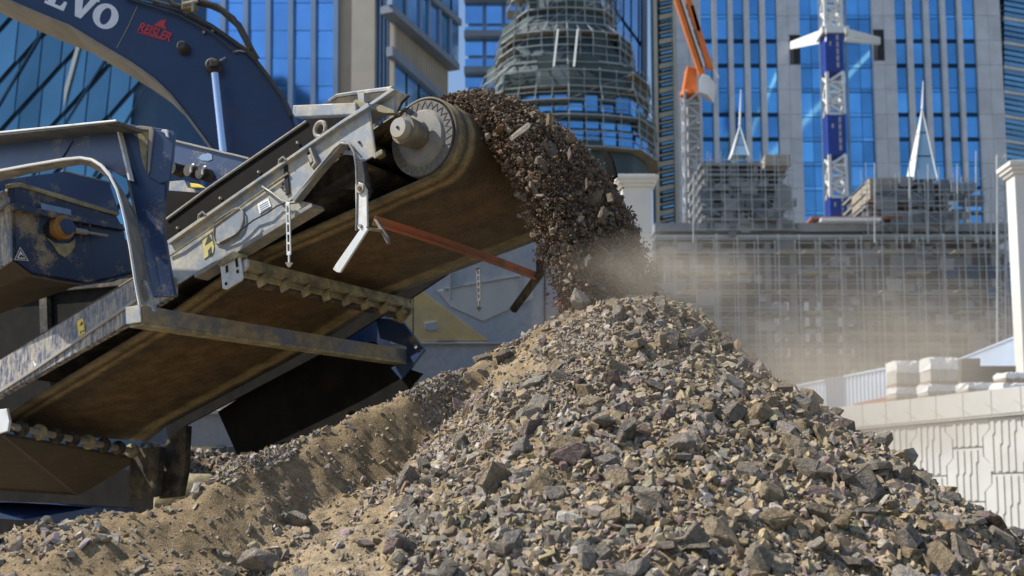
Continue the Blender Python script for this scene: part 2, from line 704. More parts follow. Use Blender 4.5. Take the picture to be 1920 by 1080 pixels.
bth = np.arctan2(bx - APEX[0], -(by - APEX[1]))
bs = np.concatenate([np.array([m_[2] for m_ in MARKS]), bs])
NB = len(bx)
nrm = slope_normals(bx, by)
brot = rand_rot(NB, np.full(NB, 0.62), nrm)
bpos = np.stack([bx, by, bz], 1) + nrm / np.linalg.norm(nrm, axis=1, keepdims=True) * (bs * 0.28)[:, None]
order = np.argsort(-bs)
big_meshes = []
for k, (vs, fs) in enumerate(BIG):
    me = bpy.data.meshes.new('stone')
    me.from_pydata([tuple(v) for v in vs], [], [tuple(int(i) for i in f) for f in fs])
    me.materials.append(M['stone'])
    big_meshes.append(me)
for q in order[:300]:
    o = bpy.data.objects.new('stone', big_meshes[int(RNG.integers(0, len(BIG)))])
    col.objects.link(o)
    o.parent = pile
    mw = Matrix([list(brot[q][0]), list(brot[q][1]), list(brot[q][2])]).to_4x4()
    o.matrix_local = Matrix.Translation(Vector(bpos[q])) @ mw @ Matrix.Scale(float(bs[q]), 4)
rest = order[300:]
stf = scatter_mesh('smaller_stones', BIG, bpos[rest], brot[rest], bs[rest], stone_colours(len(rest), pal_w(bx[rest], by[rest], bth[rest])), pile)
tag(stf, kind='stuff')


def field_stuff(name, n, lo, hi, shapes, sink, tilt):
    x, y, z, th = stone_field(n)
    s = RNG.uniform(0, 1, len(x)) ** 2.4 * (hi - lo) + lo
    nn = slope_normals(x, y)
    rot = rand_rot(len(x), np.full(len(x), tilt), nn)
    pos = np.stack([x, y, z], 1) + nn / np.linalg.norm(nn, axis=1, keepdims=True) * (s * sink)[:, None]
    tag(scatter_mesh(name, shapes, pos, rot, s, stone_colours(len(x), pal_w(x, y, th)), pile), kind='stuff')


field_stuff('gravel', 150000, 0.007, 0.029, MED, 0.22, 0.85)
field_stuff('grit', 170000, 0.004, 0.012, SML, 0.2, 0.7)
# reddish fines lying on the upper left of the cone and along the crest
xf = RNG.normal(-0.15, 0.55, 26000)
yf = RNG.normal(5.25, 0.38, 26000)
tq = RNG.uniform(0, 1, 7000) * (len(crest) - 6.01)
iq = tq.astype(int)
fq = (tq - iq)[:, None]
cq = crest[iq] * (1 - fq) + crest[iq + 1] * fq
xf = np.concatenate([xf, cq[:, 0] + RNG.normal(0, .07, 7000)])
yf = np.concatenate([yf, cq[:, 1] + RNG.normal(.02, .07, 7000)])
pf = fbm(xf, yf, 2.5, 3, 91) > -.12
xf, yf = xf[pf], yf[pf]
sf = RNG.uniform(0, 1, len(xf)) ** 2.5 * .014 + .004
wf = np.array([1, 1, .9, 1, 1.3, .5, .3, 1.2, .9, 1])
tag(scatter_mesh('fines', SML, np.stack([xf, yf, grid_at(xf, yf) + sf * .2], 1), rand_rot(len(xf), np.full(len(xf), .8), slope_normals(xf, yf)), sf,
                 stone_colours(len(xf), wf), pile), kind='stuff')
# grit everywhere on the sand
xg = RNG.uniform(-3.4, 2.0, 30000)
yg = RNG.uniform(3.0, 6.6, 30000)
zg = grid_at(xg, yg)
sg = RNG.uniform(0, 1, 30000) ** 3 * 0.012 + 0.003
okg = zg > 0.4
xg, yg, zg, sg = xg[okg], yg[okg], zg[okg], sg[okg]
wgt = np.array([.6, .8, 1.4, 1.3, .9, .5, .2, 1.2, .8, 1.2])
tag(scatter_mesh('sand_grit', SML, np.stack([xg, yg, zg + sg * .2], 1), rand_rot(len(xg), np.full(len(xg), .7), slope_normals(xg, yg)), sg,
                 stone_colours(len(xg), wgt), pile), kind='stuff')
# ------------------------------------------------------------------ screening machine with its discharge conveyor
AW = math.atan(0.675 * math.cos(PITCH))
Wd = Vector((math.sin(AW), math.cos(AW), 0))            # across the belt, away from the viewer
Hd = Vector((-math.cos(AW), math.sin(AW), 0))           # along the machine, towards its body
INC = R(16.2)
Ud = Hd * math.cos(INC) - Vector((0, 0, 1)) * math.sin(INC)   # down the conveyor
Nd = Hd * math.sin(INC) + Vector((0, 0, 1)) * math.cos(INC)   # square to the belt
ZZ = Vector((0, 0, 1))
OREF = A(800, 262, 5.75)


def PW(px, py, w=0.0):
    """point of the machine's side plane that lies w metres in from the near frame"""
    return on_plane(px, py, OREF + Wd * w, Wd)


def PH(px, py, ref):
    """point of the cross plane through ref"""
    return on_plane(px, py, ref, Hd)


def loc(p):
    d = Vector(p) - OREF
    return d.dot(Ud), d.dot(Wd), d.dot(Nd)


def unloc(s, w, n):
    return OREF + Ud * s + Wd * w + Nd * n


DUST = (0.33, 0.27, 0.18)
dusty('frame_grey', (0.20, 0.235, 0.285), (0.42, 0.38, 0.29), 0.42, 6, 0.5, 0.11, 40)  # strong dust contrast also stands in for cast shadow patches
dusty('frame_scratched', (0.035, 0.055, 0.11), (0.36, 0.33, 0.29), 0.52, 9, 0.45, 0.10, 30, streak=(3.5, 3.5, 0.9))
dusty('navy', (0.020, 0.045, 0.12), DUST, 0.08, 4, 0.38, 0.12, 60)
dusty('navy_mud', (0.014, 0.028, 0.07), (0.28, 0.23, 0.155), 0.30, 4.5, 0.45, 0.05, 90)
dusty('steel_dirty', (0.27, 0.27, 0.27), (0.33, 0.28, 0.2), 0.45, 8, 0.5, 0.15, 60)
dusty('steel_dark', (0.03, 0.03, 0.032), (0.16, 0.13, 0.09), 0.35, 6, 0.6, 0.14, 50)
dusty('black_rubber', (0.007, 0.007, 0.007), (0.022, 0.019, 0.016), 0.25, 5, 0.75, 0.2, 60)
dusty('beam_muddy', (0.10, 0.12, 0.17), (0.27, 0.21, 0.125), 0.62, 3.5, 0.55, 0.10, 50)
dusty('bar_olive', (0.13, 0.12, 0.085), (0.34, 0.29, 0.17), 0.60, 7, 0.7, 0.14, 60)
dusty('orange_lip', (0.42, 0.085, 0.025), (0.26, 0.16, 0.08), 0.42, 9, 0.55, 0.15, 60)
dusty('bright_steel', (0.62, 0.63, 0.64), (0.42, 0.38, 0.3), 0.25, 8, 0.38, 0.15, 60, metal=0.25)
dusty('yellow_motor', (0.30, 0.14, 0.02), (0.30, 0.22, 0.12), 0.30, 10, 0.5, 0.12, 60)
dusty('drum_grey', (0.085, 0.087, 0.09), (0.16, 0.145, 0.115), 0.35, 6, 0.5, 0.2, 40)
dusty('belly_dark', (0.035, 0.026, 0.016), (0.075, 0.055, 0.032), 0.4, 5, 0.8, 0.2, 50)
dusty('bearing_mud', (0.10, 0.09, 0.075), (0.23, 0.185, 0.115), 0.45, 9, 0.7, 0.15, 60)
dusty('disc_grey', (0.15, 0.155, 0.16), (0.24, 0.22, 0.18), 0.4, 7, 0.4, 0.2, 40, streak=(1, 1, 1))
dusty('hood_under_shade', (0.05, 0.055, 0.06), (0.12, 0.11, 0.09), 0.4, 7, 0.5, 0.14, 50)
dusty('guard_steel', (0.15, 0.16, 0.17), (0.30, 0.27, 0.21), 0.38, 7, 0.5, 0.14, 50)
plain('chrome', (0.60, 0.66, 0.78), 0.16, 0.9, 0.05)
plain('sticker_yellow', (0.72, 0.52, 0.04), 0.5, 0, 0.12, 30)
plain('sticker_dull_yellow', (0.42, 0.38, 0.13), 0.6, 0, 0.2, 30)
plain('sticker_white', (0.70, 0.70, 0.68), 0.5, 0, 0.1, 30)
plain('sticker_black', (0.02, 0.02, 0.02), 0.5, 0, 0.1, 30)
plain('sticker_blue', (0.16, 0.26, 0.42), 0.5, 0, 0.1, 30)
plain('hollow', (0.006, 0.006, 0.006), 0.9, 0, 0.1)  # near-black, stands in for the shade inside slots and holes


def belt_mat():
    """dirty conveyor belt: streaks run along the belt; across = uv x"""
    m, nt, b = node_mat('belt')
    uv = nt.nodes.new('ShaderNodeUVMap')
    uv.uv_map = 'belt'
    sep = nt.nodes.new('ShaderNodeSeparateXYZ')
    nt.links.new(uv.outputs[0], sep.inputs[0])
    wob = nt.nodes.new('ShaderNodeTexNoise')
    wob.inputs['Scale'].default_value = 2.0
    mp = nt.nodes.new('ShaderNodeMapping')
    mp.inputs['Scale'].default_value = (14, 0.6, 1)
    nt.links.new(uv.outputs[0], mp.inputs[0])
    nt.links.new(mp.outputs[0], wob.inputs['Vector'])
    ma = nt.nodes.new('ShaderNodeMath')
    ma.operation = 'MULTIPLY_ADD'
    nt.links.new(wob.outputs['Fac'], ma.inputs[0])
    ma.inputs[1].default_value = 0.035
    nt.links.new(sep.outputs[0], ma.inputs[2])
    c = ramp(nt, ma.outputs[0], [
        (0.00, (0.07, 0.06, 0.05)), (0.05, (0.30, 0.23, 0.11)), (0.085, (0.09, 0.07, 0.04)), (0.115, (0.38, 0.28, 0.13)), (0.15, (0.09, 0.065, 0.035)),
        (0.26, (0.15, 0.10, 0.045)), (0.5, (0.18, 0.11, 0.045)), (0.78, (0.14, 0.095, 0.042)), (0.87, (0.12, 0.085, 0.042)), (0.90, (0.36, 0.28, 0.14)), (0.955, (0.40, 0.32, 0.17)), (0.985, (0.14, 0.12, 0.09))])
    blot = ramp(nt, nz(nt, 7, 6, 0.7), [(0.3, g(0.30)), (0.7, g(1.05))])
    c = mixc(nt, 1.0, c, blot, 'MULTIPLY')
    spk = ramp(nt, nz(nt, 55, 3, 0.7), [(0.36, g(0.25)), (0.44, g(1))])
    c = mixc(nt, 0.7, c, spk, 'MULTIPLY')
    nt.links.new(c, b.inputs['Base Color'])
    b.inputs['Roughness'].default_value = 0.72
    bump(nt, b, nz(nt, 40, 4, 0.7), 0.3, 0.004)
    M['belt'] = m


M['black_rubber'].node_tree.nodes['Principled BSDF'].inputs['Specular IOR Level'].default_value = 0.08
M['steel_dark'].node_tree.nodes['Principled BSDF'].inputs['Specular IOR Level'].default_value = 0.2
belt_mat()
MROOT = OREF.copy() + Hd * 3.0 + Wd * 0.8
MROOT.z = 0
screener = thing('screening_machine', 'dusty navy screening machine whose inclined conveyor throws stone onto the pile', 'machine', MROOT)
screener['_o'] = tuple(MROOT)


def plate(poly, w, thick, name, mat, parent=screener, bevel=0.003, toward=False):
    """flat plate in a side plane w; poly in picture measurements"""
    pts = [PW(x, y, w) for (x, y) in poly]
    return MB().prism(pts, Wd * (-thick if toward else thick)).build(name, mat, parent, bevel)


# ---- belt loop
DR = 0.213
DW0, DW1 = 0.20, 1.58
sD, _, nD = loc(PW(793, 260, DW0))


def belt_path():
    pts = []
    b = [loc(PW(*p, DW0)) for p in ((474, 476), (283, 612), (20, 772))]
    b = [(s, n) for s, _, n in b]
    # tail beyond the picture
    s3, n3 = b[2]
    tail = (s3 + 0.25, n3 - 0.05)
    top_n = nD + DR
    r = DR + 0.012
    s_t = tail[0]
    pts.append((s_t, top_n))
    for k in range(9):
        pts.append((s_t + (sD - s_t) * (k + 1) / 10, top_n))
    # wrap: from top (angle 90) round the head to the tangent of the return strand
    a0 = math.pi / 2
    dx, dy = b[0][0] - sD, b[0][1] - nD
    dist = math.hypot(dx, dy)
    beta = math.atan2(dy, dx)
    a1 = beta - math.acos(r / dist)       # lower tangent
    # go 90deg -> 180deg (towards the head, s negative) -> down to a1 (+360)
    end = a1 + 2 * math.pi
    for k in range(29):
        t = a0 + (end - a0) * k / 28
        pts.append((sD + r * math.cos(t), nD + r * math.sin(t)))
    pts += b
    pts.append(tail)
    return pts


bp = belt_path()
bm_v, bm_f, bm_uv = [], [], []
NWB = 14
acc = 0
for k, (s, n) in enumerate(bp):
    if k:
        acc += math.hypot(s - bp[k - 1][0], n - bp[k - 1][1])
    for j in range(NWB + 1):
        t = j / NWB
        bm_v.append(tuple(unloc(s, DW0 + (DW1 - DW0) * t, n) - MROOT))
        bm_uv.append((t, acc))
for k in range(len(bp) - 1):
    for j in range(NWB):
        a = k * (NWB + 1) + j
        bm_f.append((a, a + 1, a + NWB + 2, a + NWB + 1))
me = bpy.data.meshes.new('belt')
me.from_pydata(bm_v, [], bm_f)
uvl = me.uv_layers.new(name='belt')
for lp in me.loops:
    uvl.data[lp.index].uv = bm_uv[lp.vertex_index]
me.materials.append(M['belt'])
me.shade_smooth()
belt = bpy.data.objects.new('belt', me)
col.objects.link(belt)
belt.parent = screener
belt['_o'] = tuple(MROOT)
sol = belt.modifiers.new('thickness', 'SOLIDIFY')
sol.thickness = 0.014
sol.offset = 0

# ---- head drum with its lagging, end disc and bearing
dc = unloc(sD, DW0, nD)
drum = MB().lathe(dc - Wd * 0.012, Wd, [(0.0, 0.155), (0.0, DR - 0.004), (0.03, DR), (DW1 - DW0 + 0.02, DR)], 48).build('head_drum', 'drum_grey', screener, smooth=True)
MB().lathe(dc - Wd * 0.03, Wd, [(0.0, 0.06), (0.0, 0.11), (0.004, 0.145), (0.02, 0.160), (0.03, 0.157)], 40).build('end_disc', 'disc_grey', drum, smooth=True)
lag = MB()
for k in range(56):
    t = 2 * math.pi * k / 56
    e0 = -Ud * math.cos(t) + Nd * math.sin(t)
    tt = Wd.cross(e0)
    s_ = 1 if k % 2 else -1
    lag.bar(dc - Wd * 0.012 + e0 * 0.163 - tt * 0.012 * s_, dc - Wd * 0.012 + e0 * 0.205 + tt * 0.012 * s_, tt * 0.0011, Wd * 0.0030)
lag.build('lagging', 'drum_grey', drum)
shaft = MB().rod(dc - Wd * 0.2, dc, 0.032, seg=20).build('shaft', 'bar_olive', screener, smooth=True)
brg = MB().lathe(dc - Wd * 0.215, Wd, [(0, 0.035), (0.0, 0.052), (0.012, 0.058), (0.05, 0.060)], 28).build('bearing_cap', 'steel_dirty', screener, smooth=True)
MB().lathe(dc - Wd * 0.175, Wd, [(0, 0.058), (0, 0.076), (0.02, 0.08), (0.12, 0.075), (0.14, 0.06)], 28).build('bearing_ring', 'bearing_mud', screener, smooth=True)
MB().lathe(dc - Wd * 0.221, Wd, [(0, 0.004), (0.0, 0.008), (0.01, 0.008)], 10).build('grease_nipple', 'hollow', brg)

# ---- near side frame: pressed plate with folded flanges
FRAME_TOP = [(-140, 768), (0, 673), (315, 458), (450, 363), (640, 232), (692, 200)]
head_plate = [(315, 458), (450, 363), (640, 232), (692, 200), (705, 296), (697, 294), (681, 303), (671, 300), (660, 291), (645, 289), (630, 295), (612, 308),
              (592, 327), (570, 348), (549, 373), (583, 381), (413, 484), (363, 514), (322, 540)]
plate(head_plate, 0.0, 0.012, 'frame_plate', 'frame_grey')
plate([(315, 458), (450, 363), (640, 232), (692, 200), (690, 193), (640, 226), (450, 357), (312, 452)], -0.028, 0.16, 'top_flange', 'frame_grey')
plate([(583, 381), (413, 484), (363, 514), (365, 521), (415, 491), (586, 387)], -0.03, 0.10, 'bottom_flange', 'guard_steel')
# end cap of the box frame, facing the drum
ec = [PW(692, 200, 0.0), PW(705, 296, 0.0), PW(705, 296, 0.17), PW(692, 200, 0.17)]
MB().prism(ec, Ud * 0.012).build('end_cap', 'steel_dirty', screener, 0.003)
# folded mud-filled lip below the bearing
MB().prism([PW(705, 296, 0.0), PW(703, 287, 0.0), PW(708, 288, 0.2), PW(712, 300, 0.2)], -Ud * 0.05).build('mud_lip', 'bar_olive', screener, 0.006)
# diagonal stiffener and curved gusset under the head plate
plate([(640, 262), (646, 266), (596, 322), (553, 377), (546, 374), (590, 318)], -0.05, 0.05, 'stiffener', 'guard_steel')
plate([(592, 327), (612, 308), (630, 295), (645, 289), (660, 291), (671, 300), (690, 330), (696, 360), (640, 352), (600, 372), (560, 385)], 0.16, 0.02, 'inner_gusset', 'steel_dark')
# cable round the head
MB().tube([PW(545, 377, -.03), PW(570, 350, -.045), PW(600, 312, -.05), (PW(628, 278, -.05)), PW(640, 269, -.05), PW(655, 270, -.05), PW(664, 285, -.05), PW(668, 310, -.05), PW(670, 360, -.05), PW(669, 420, -.05), PW(668, 432, -.04)],
          0.0075, 8).build('hose', 'guard_steel', screener, smooth=True)
MB().tube([PW(652, 268, -.05), PW(662, 276, -.04), PW(672, 288, -.03), PW(679, 296, -.01)], 0.006, 8).build('hose', 'guard_steel', screener, smooth=True)

# blue continuation of the frame down to the body
plate([(-140, 772), (0, 675), (257, 519), (315, 480), (322, 540), (257, 562), (67, 692), (-140, 824)], -0.005, 0.012, 'lower_frame_plate', 'frame_scratched')
plate([(-140, 824), (67, 692), (257, 562), (322, 519), (322, 552), (257, 596), (0, 742), (-140, 828)], -0.032, 0.05, 'lower_frame_lip', 'frame_scratched')
plate([(-140, 818), (67, 687), (257, 557), (262, 560), (67, 693), (-140, 825)], -0.045, 0.02, 'bead', 'steel_dirty')
# black rubber skirt above the frame and its bolts
plate([(300, 468), (310, 412), (393, 350), (573, 227), (606, 206), (660, 200), (640, 236), (450, 366)], 0.14, 0.012, 'rubber_skirt', 'black_rubber')
plate([(310, 413), (393, 351), (573, 228), (573, 225), (393, 348), (310, 409)], 0.125, 0.03, 'skirt_lit_edge', 'steel_dirty')  # lighter strip put in for the lit top edge of the skirt
for (x, y) in ((335, 428), (352, 440), (415, 372), (430, 400), (487, 323), (503, 335), (560, 268)):
    p = PW(x, y, 0.14)
    MB().rod(p, p - Wd * 0.016, 0.010, 0.008, 6).build('bolt', 'steel_dirty', screener)
# far side frame plate, shaped down to the return strand to shut out sun
bot = [(s_, n_ + 0.02) for s_, n_ in bp[-4:]]
fp = [(0.05, nD + 0.40), (bot[-1][0], nD + 0.40)] + bot[::-1] + [(0.75, bot[0][1] + .09), (0.05, nD + 0.02)]
fq = [unloc(s_, DW1 + 0.21, n_) for s_, n_ in fp]
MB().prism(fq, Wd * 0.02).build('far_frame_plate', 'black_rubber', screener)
# carrying idlers under the top strand keep the inside from being empty
for k in range(5):
    c0 = unloc(0.55 + 0.75 * k, DW0 - 0.05, nD + DR - 0.075)
    MB().rod(c0, c0 + Wd * (DW1 - DW0 + 0.1), 0.05, seg=14).build('idler', 'steel_dark', screener, smooth=True)
MB().box(unloc(2.2, (DW0 + DW1) / 2, nD - 0.01), Ud * 1.7, Wd * ((DW1 - DW0) / 2 + .08), Nd * 0.012).build('inner_tray', 'steel_dark', screener)

# ---- things fixed on the near frame
# oval hatch
hat = [(402, 425), (404, 416), (412, 410), (440, 392), (450, 390), (456, 398), (457, 412), (452, 428), (444, 438), (412, 457), (404, 455), (401, 442)]
plate(hat, -0.002, 0.008, 'hatch', 'frame_grey', toward=True)
MB().tube([PW(x, y, -0.012) for (x, y) in hat + hat[:1]], 0.006, 6).build('hatch_seal', 'guard_steel', screener, smooth=True)
st = plate([(380, 449), (396, 436), (402, 463), (400, 474), (383, 486)], -0.002, 0.003, 'warning_sticker', 'sticker_dull_yellow', toward=True, bevel=0)
for tri in ([(384, 460), (391, 440), (398, 450)], [(390, 470), (396, 462), (397, 476), (391, 480)]):
    pts = [PW(x, y, -0.006) for x, y in tri]
    MB().prism(pts, -Wd * 0.001).build('pictogram', 'sticker_black', st)
st = plate([(483, 383), (504, 371), (509, 387), (487, 401)], -0.002, 0.003, 'label_plate', 'sticker_white', toward=True, bevel=0)
for k in range(4):
    a, b = PW(486 + k * .9, 386 + k * 3.6, -0.0062), PW(502 + k * 1.0, 377 + k * 3.6, -0.0062)
    MB().bar(a, b, Nd * 0.0014, Wd * 0.0006).build('print_line', 'sticker_blue', st)
# slots: black plates coloured for the shade of pockets, with a raised collar
plate([(533, 313), (539, 309), (544, 362), (537, 367)], -0.003, 0.006, 'slot', 'hollow', toward=True, bevel=0)
plate([(577, 287), (588, 279), (597, 306), (590, 318), (583, 312)], -0.003, 0.006, 'slot', 'hollow', toward=True, bevel=0)
plate([(585, 281), (589, 279), (599, 307), (592, 318), (590, 314), (595, 306)], -0.004, 0.03, 'slot_collar', 'guard_steel', toward=True)
plate([(579, 293), (585, 289), (589, 303), (584, 307)], -0.010, 0.012, 'slot_latch', 'steel_dirty', toward=True)
for (x, y) in ((674, 267), (641, 290), (655, 280), (529, 352), (530, 345), (560, 372)):
    p = PW(x, y, -0.002)
    MB().rod(p, p - Wd * 0.010, 0.008, 0.007, 8).build('rivet', 'steel_dark', screener)
# lifting ring and cable clips
rc = PW(601, 243, 0.11)
MB().tube([rc + (Ud * math.cos(t) + Nd * math.sin(t)) * 0.042 for t in [2 * math.pi * k / 20 for k in range(21)]], 0.014, 8).build('lifting_eye', 'steel_dirty', screener, smooth=True)
MB().tube([PW(606, 250, .1), PW(613, 243, .09), PW(611, 231, .09)], 0.006, 6).build('clip', 'steel_dirty', screener, smooth=True)
for (x, y) in ((523, 309), (372, 412)):
    MB().tube([PW(x, y, -.01), PW(x + 1, y - 9, -.03), PW(x + 8, y - 15, -.035), PW(x + 13, y - 10, -.03), PW(x + 11, y - 5, -.01)], 0.007, 6).build('clip', 'steel_dirty', screener, smooth=True)
# wiring along the frame
MB().tube([PW(412, 456, -.02), PW(440, 441, -.025), PW(453, 430, -.025), PW(475, 413, -.02), PW(500, 400, -.025), PW(520, 386, -.02), PW(541, 378, -.03)], 0.005, 6).build('cable', 'steel_dark', screener, smooth=True)
MB().tube([PW(492, 350, -.01), PW(510, 362, -.03), PW(528, 376, -.04), PW(543, 381, -.05), PW(560, 379, -.03)], 0.007, 6).build('cable', 'guard_steel', screener, smooth=True)
MB().tube([PW(318, 480, -.01), PW(340, 465, -.015), PW(400, 425, -.012), PW(470, 374, -.012), PW(540, 325, -.012)], 0.006, 6).build('weld_bead', 'bar_olive', screener, smooth=True)


def slotted_strap(x, y0, y1, w, sc, mat):
    """hanging strap: two side rails, rungs and a mushroom end"""
    t = MB()
    a, b = PW(x, y0, w), PW(x + 2 * sc, y1 - 26 * sc, w)
    L = (b - a)
    side = Ud * -0.5 + Hd * 0.0
    side = Hd * 0.012
    for sgn in (-1, 1):
        t.bar(a + side * sgn, b + side * sgn, Hd * 0.0035, Wd * 0.004)
    for k in range(6):
        c0 = a + L * (k / 5)
        t.box(c0, Hd * 0.015, Wd * 0.004, ZZ * (0.010 if k in (0, 5) else 0.006))
    o = t.build('hanging_strap', mat, screener, 0.0015)
    e = PW(x + 2 * sc, y1 - 4 * sc, w)
    MB().rod(b, e, 0.006, seg=8).rod(e - ZZ * 0.012, e + ZZ * 0.012, 0.006, 0.021, 12).build('strap_end', mat, o, smooth=True)


slotted_strap(540, 383, 501, -0.06, 1.0, 'bright_steel')
slotted_strap(897, 505, 583, DW1 + 0.25, 0.8, 'guard_steel')


def bent_arm(poly_a, poly_b, w, mat):
    o = plate(poly_a, w, 0.014, 'scraper_arm', mat, bevel=0.002)
    pts = [PW(x, y, w - 0.004) for x, y in poly_b]
    MB().prism(pts, Wd * 0.014).build('arm_tip', mat, o, 0.002)
    return o


arm = bent_arm([(666, 345), (672, 341), (681, 345), (687, 355), (688, 424), (683, 432), (672, 430), (667, 418)], [(684, 424), (689, 430), (684, 438), (637, 511), (631, 510), (624, 505), (629, 496), (673, 433)], -0.05, 'bright_steel')
p = PW(677, 354, -0.05)
MB().lathe(p - Wd * 0.012, Wd, [(0, 0.006), (0, 0.026), (0.012, 0.026)], 20).build('pivot_bolt', 'steel_dirty', arm)
MB().lathe(p - Wd * 0.018, Wd, [(0, 0.004), (0, 0.013), (0.008, 0.013)], 6).build('pivot_nut', 'steel_dark', arm)
p = PW(677, 424, -0.05)
MB().rod(p - Wd * 0.012, p, 0.010, seg=8).build('pivot_bolt', 'steel_dirty', arm)
plate([(664, 300), (684, 303), (692, 365), (688, 372), (680, 366), (670, 340)], -0.02, 0.02, 'arm_hanger', 'steel_dark')
bent_arm([(1005, 458), (1014, 452), (1020, 458), (1020, 512), (1012, 520), (1005, 512)], [(1006, 508), (1020, 514), (966, 586), (960, 585), (955, 578)], DW1 + 0.2, 'steel_dark')

# ---- orange belt scraper under the belt
sa, sb = PW(700, 412, 0.12), PW(1002, 516, DW1 + 0.2)
ax = (sb - sa).normalized()
sdir = (Nd * 0.8 - Ud * 0.6).normalized()
sc = MB()
cutn = 22
for lay, (o_, th, wd_) in enumerate(((0.0, 0.010, 0.026),)):
    for k in range(cutn):
        t0, t1 = k / cutn, (k + 1) / cutn
        bow0, bow1 = 0.012 * math.sin(math.pi * t0), 0.012 * math.sin(math.pi * t1)
        a, b = sa.lerp(sb, t0) + Nd * bow0, sa.lerp(sb, t1) + Nd * bow1
        q = [a - sdir * wd_, b - sdir * wd_, b + sdir * wd_, a + sdir * wd_]
        sc.prism(q, ax.cross(sdir) * th)
scr = sc.build('scraper_blade', 'orange_lip', screener)
sm = MB()
for k in range(cutn):
    t0, t1 = k / cutn, (k + 1) / cutn
    bow0, bow1 = 0.012 * math.sin(math.pi * t0), 0.012 * math.sin(math.pi * t1)
    a, b = sa.lerp(sb, t0) + Nd * (bow0 - 0.028), sa.lerp(sb, t1) + Nd * (bow1 - 0.028)
    sm.bar(a, b, sdir * 0.008, ax.cross(sdir) * 0.014)
sm.build('blade_holder', 'orange_lip', scr)
MB().prism([PW(700, 410, .1), PW(706, 412, .1), PW(727, 444, .1), PW(726, 458, .1), PW(716, 440, .1)], Wd * 0.02).build('blade_bracket', 'beam_muddy', scr, 0.002)
MB().rod(PW(690, 429, -0.04), PW(718, 433, 0.12), 0.009, seg=8).build('scraper_shaft', 'bar_olive', screener, smooth=True)

# ---- return roller: bracket plate, bar and curved tines
br = plate([(412, 490), (440, 474), (449, 477), (455, 520), (452, 526), (424, 543), (417, 541)], -0.045, 0.012, 'roller_bracket', 'bright_steel')
plate([(403, 492), (437, 471), (446, 474), (448, 480), (412, 499)], -0.06, 0.07, 'bracket_flange', 'bar_olive')
for (poly) in ([(423, 500), (427, 497), (428, 509), (424, 512)], [(441, 487), (445, 484), (447, 499), (443, 502)], [(443, 507), (447, 505), (448, 511), (444, 513)]):
    MB().prism([PW(x, y, -0.0465) for x, y in poly], -Wd * 0.002).build('slot', 'hollow', br)
p = PW(424, 532, -0.046)
MB().rod(p, p - Wd * 0.003, 0.010, seg=12).build('bolt_hole', 'hollow', br)
plate([(449, 492), (462, 485), (463, 499), (456, 508), (450, 508)], -0.02, 0.02, 'roller_shoe', 'bright_steel')
ra, rb = PW(458, 498, 0.02), PW(770, 573, DW1 + 0.12)
cross_bar = MB().bar(ra, rb, Nd * 0.034, Ud * 0.03).build('roller_bar', 'bar_olive', screener, 0.005)
MB().bar(ra - Nd * 0.05 + Ud * 0.02, rb - Nd * 0.05 + Ud * 0.02, Nd * 0.014, Ud * 0.012).build('bar_lip', 'bar_olive', cross_bar, 0.003)
for k in range(8):
    c0 = ra.lerp(rb, (k + 0.6) / 8.4) - Nd * 0.03
    t = MB()
    path = []
    for q in range(9):
        an = -0.4 + 2.5 * q / 8
        path.append(c0 + Nd * (-0.055 + 0.05 * math.cos(an)) + Wd * (0.04 - 0.045 * math.sin(an)) - Ud * 0.004)
    for q in range(8):
        d_ = (path[q + 1] - path[q])
        t.bar(path[q] - d_ * 0.06, path[q + 1] + d_ * 0.06, Ud * 0.030, d_.cross(Ud).normalized() * 0.006)
    t.build('tine', 'bar_olive', screener)
MB().rod(ra + Ud * 0.10 - Nd * 0.02, rb + Ud * 0.10 - Nd * 0.02, 0.045, seg=16).build('return_roller', 'steel_dark', screener, smooth=True)
MB().prism([PW(748, 556, DW1 + .08), PW(771, 560, DW1 + .08), PW(770, 585, DW1 + .08), PW(752, 606, DW1 + .08), PW(735, 600, DW1 + .08)], Wd * 0.02).build('roller_end_plate', 'bar_olive', screener, 0.003)
for (x, y) in ((754, 572), (762, 570), (757, 580), (766, 578)):
    p = PW(x, y, DW1 + .078)
    MB().rod(p, p - Wd * 0.006, 0.008, seg=8).build('bolt', 'bright_steel', screener)

# ---- cross beam below the belt, an angle of steel caked with mud
WB0, WB1 = -0.36, 1.95
ba, bb = PW(266, 572, WB0), PW(764, 655, WB1)
bax = (bb - ba).normalized()
lower = PW(266, 606, WB0)
web = (PW(268, 605, WB0) - ba)
MB().prism([ba, ba + web * 1.0, bb + web * 0.9, bb], Hd * 0.02).build('cross_beam', 'beam_muddy', screener, 0.004)
MB().prism([ba + web, bb + web * 0.9, bb + web * 0.9 - Hd * -0.12, ba + web + Hd * 0.12], -ZZ * 0.018).build('beam_flange', 'bar_olive', screener, 0.004)
MB().prism([ba - Wd * 0.015, ba + web - Wd * 0.015, ba + web + Hd * 0.13 - Wd * 0.015, ba + Hd * 0.13 - Wd * 0.015], Wd * 0.012).build('beam_end', 'frame_grey', screener, 0.006)
# navy shield plates on the far side
plate([(704, 596), (752, 600), (795, 656), (752, 712), (733, 690), (764, 676), (762, 650), (712, 634)], WB1 - 0.02, 0.03, 'far_shield', 'navy')
p = PW(780, 650, WB1 - 0.03)
MB().rod(p, p - Wd * 0.006, 0.014, seg=10).build('bolt', 'bright_steel', screener)
plate([(408, 772), (500, 712), (560, 672), (700, 640), (760, 690), (790, 700), (620, 900), (452, 870)], WB1 + 0.02, 0.03, 'side_skirt', 'black_rubber')  # black tone also carries the deep shade inside the machine
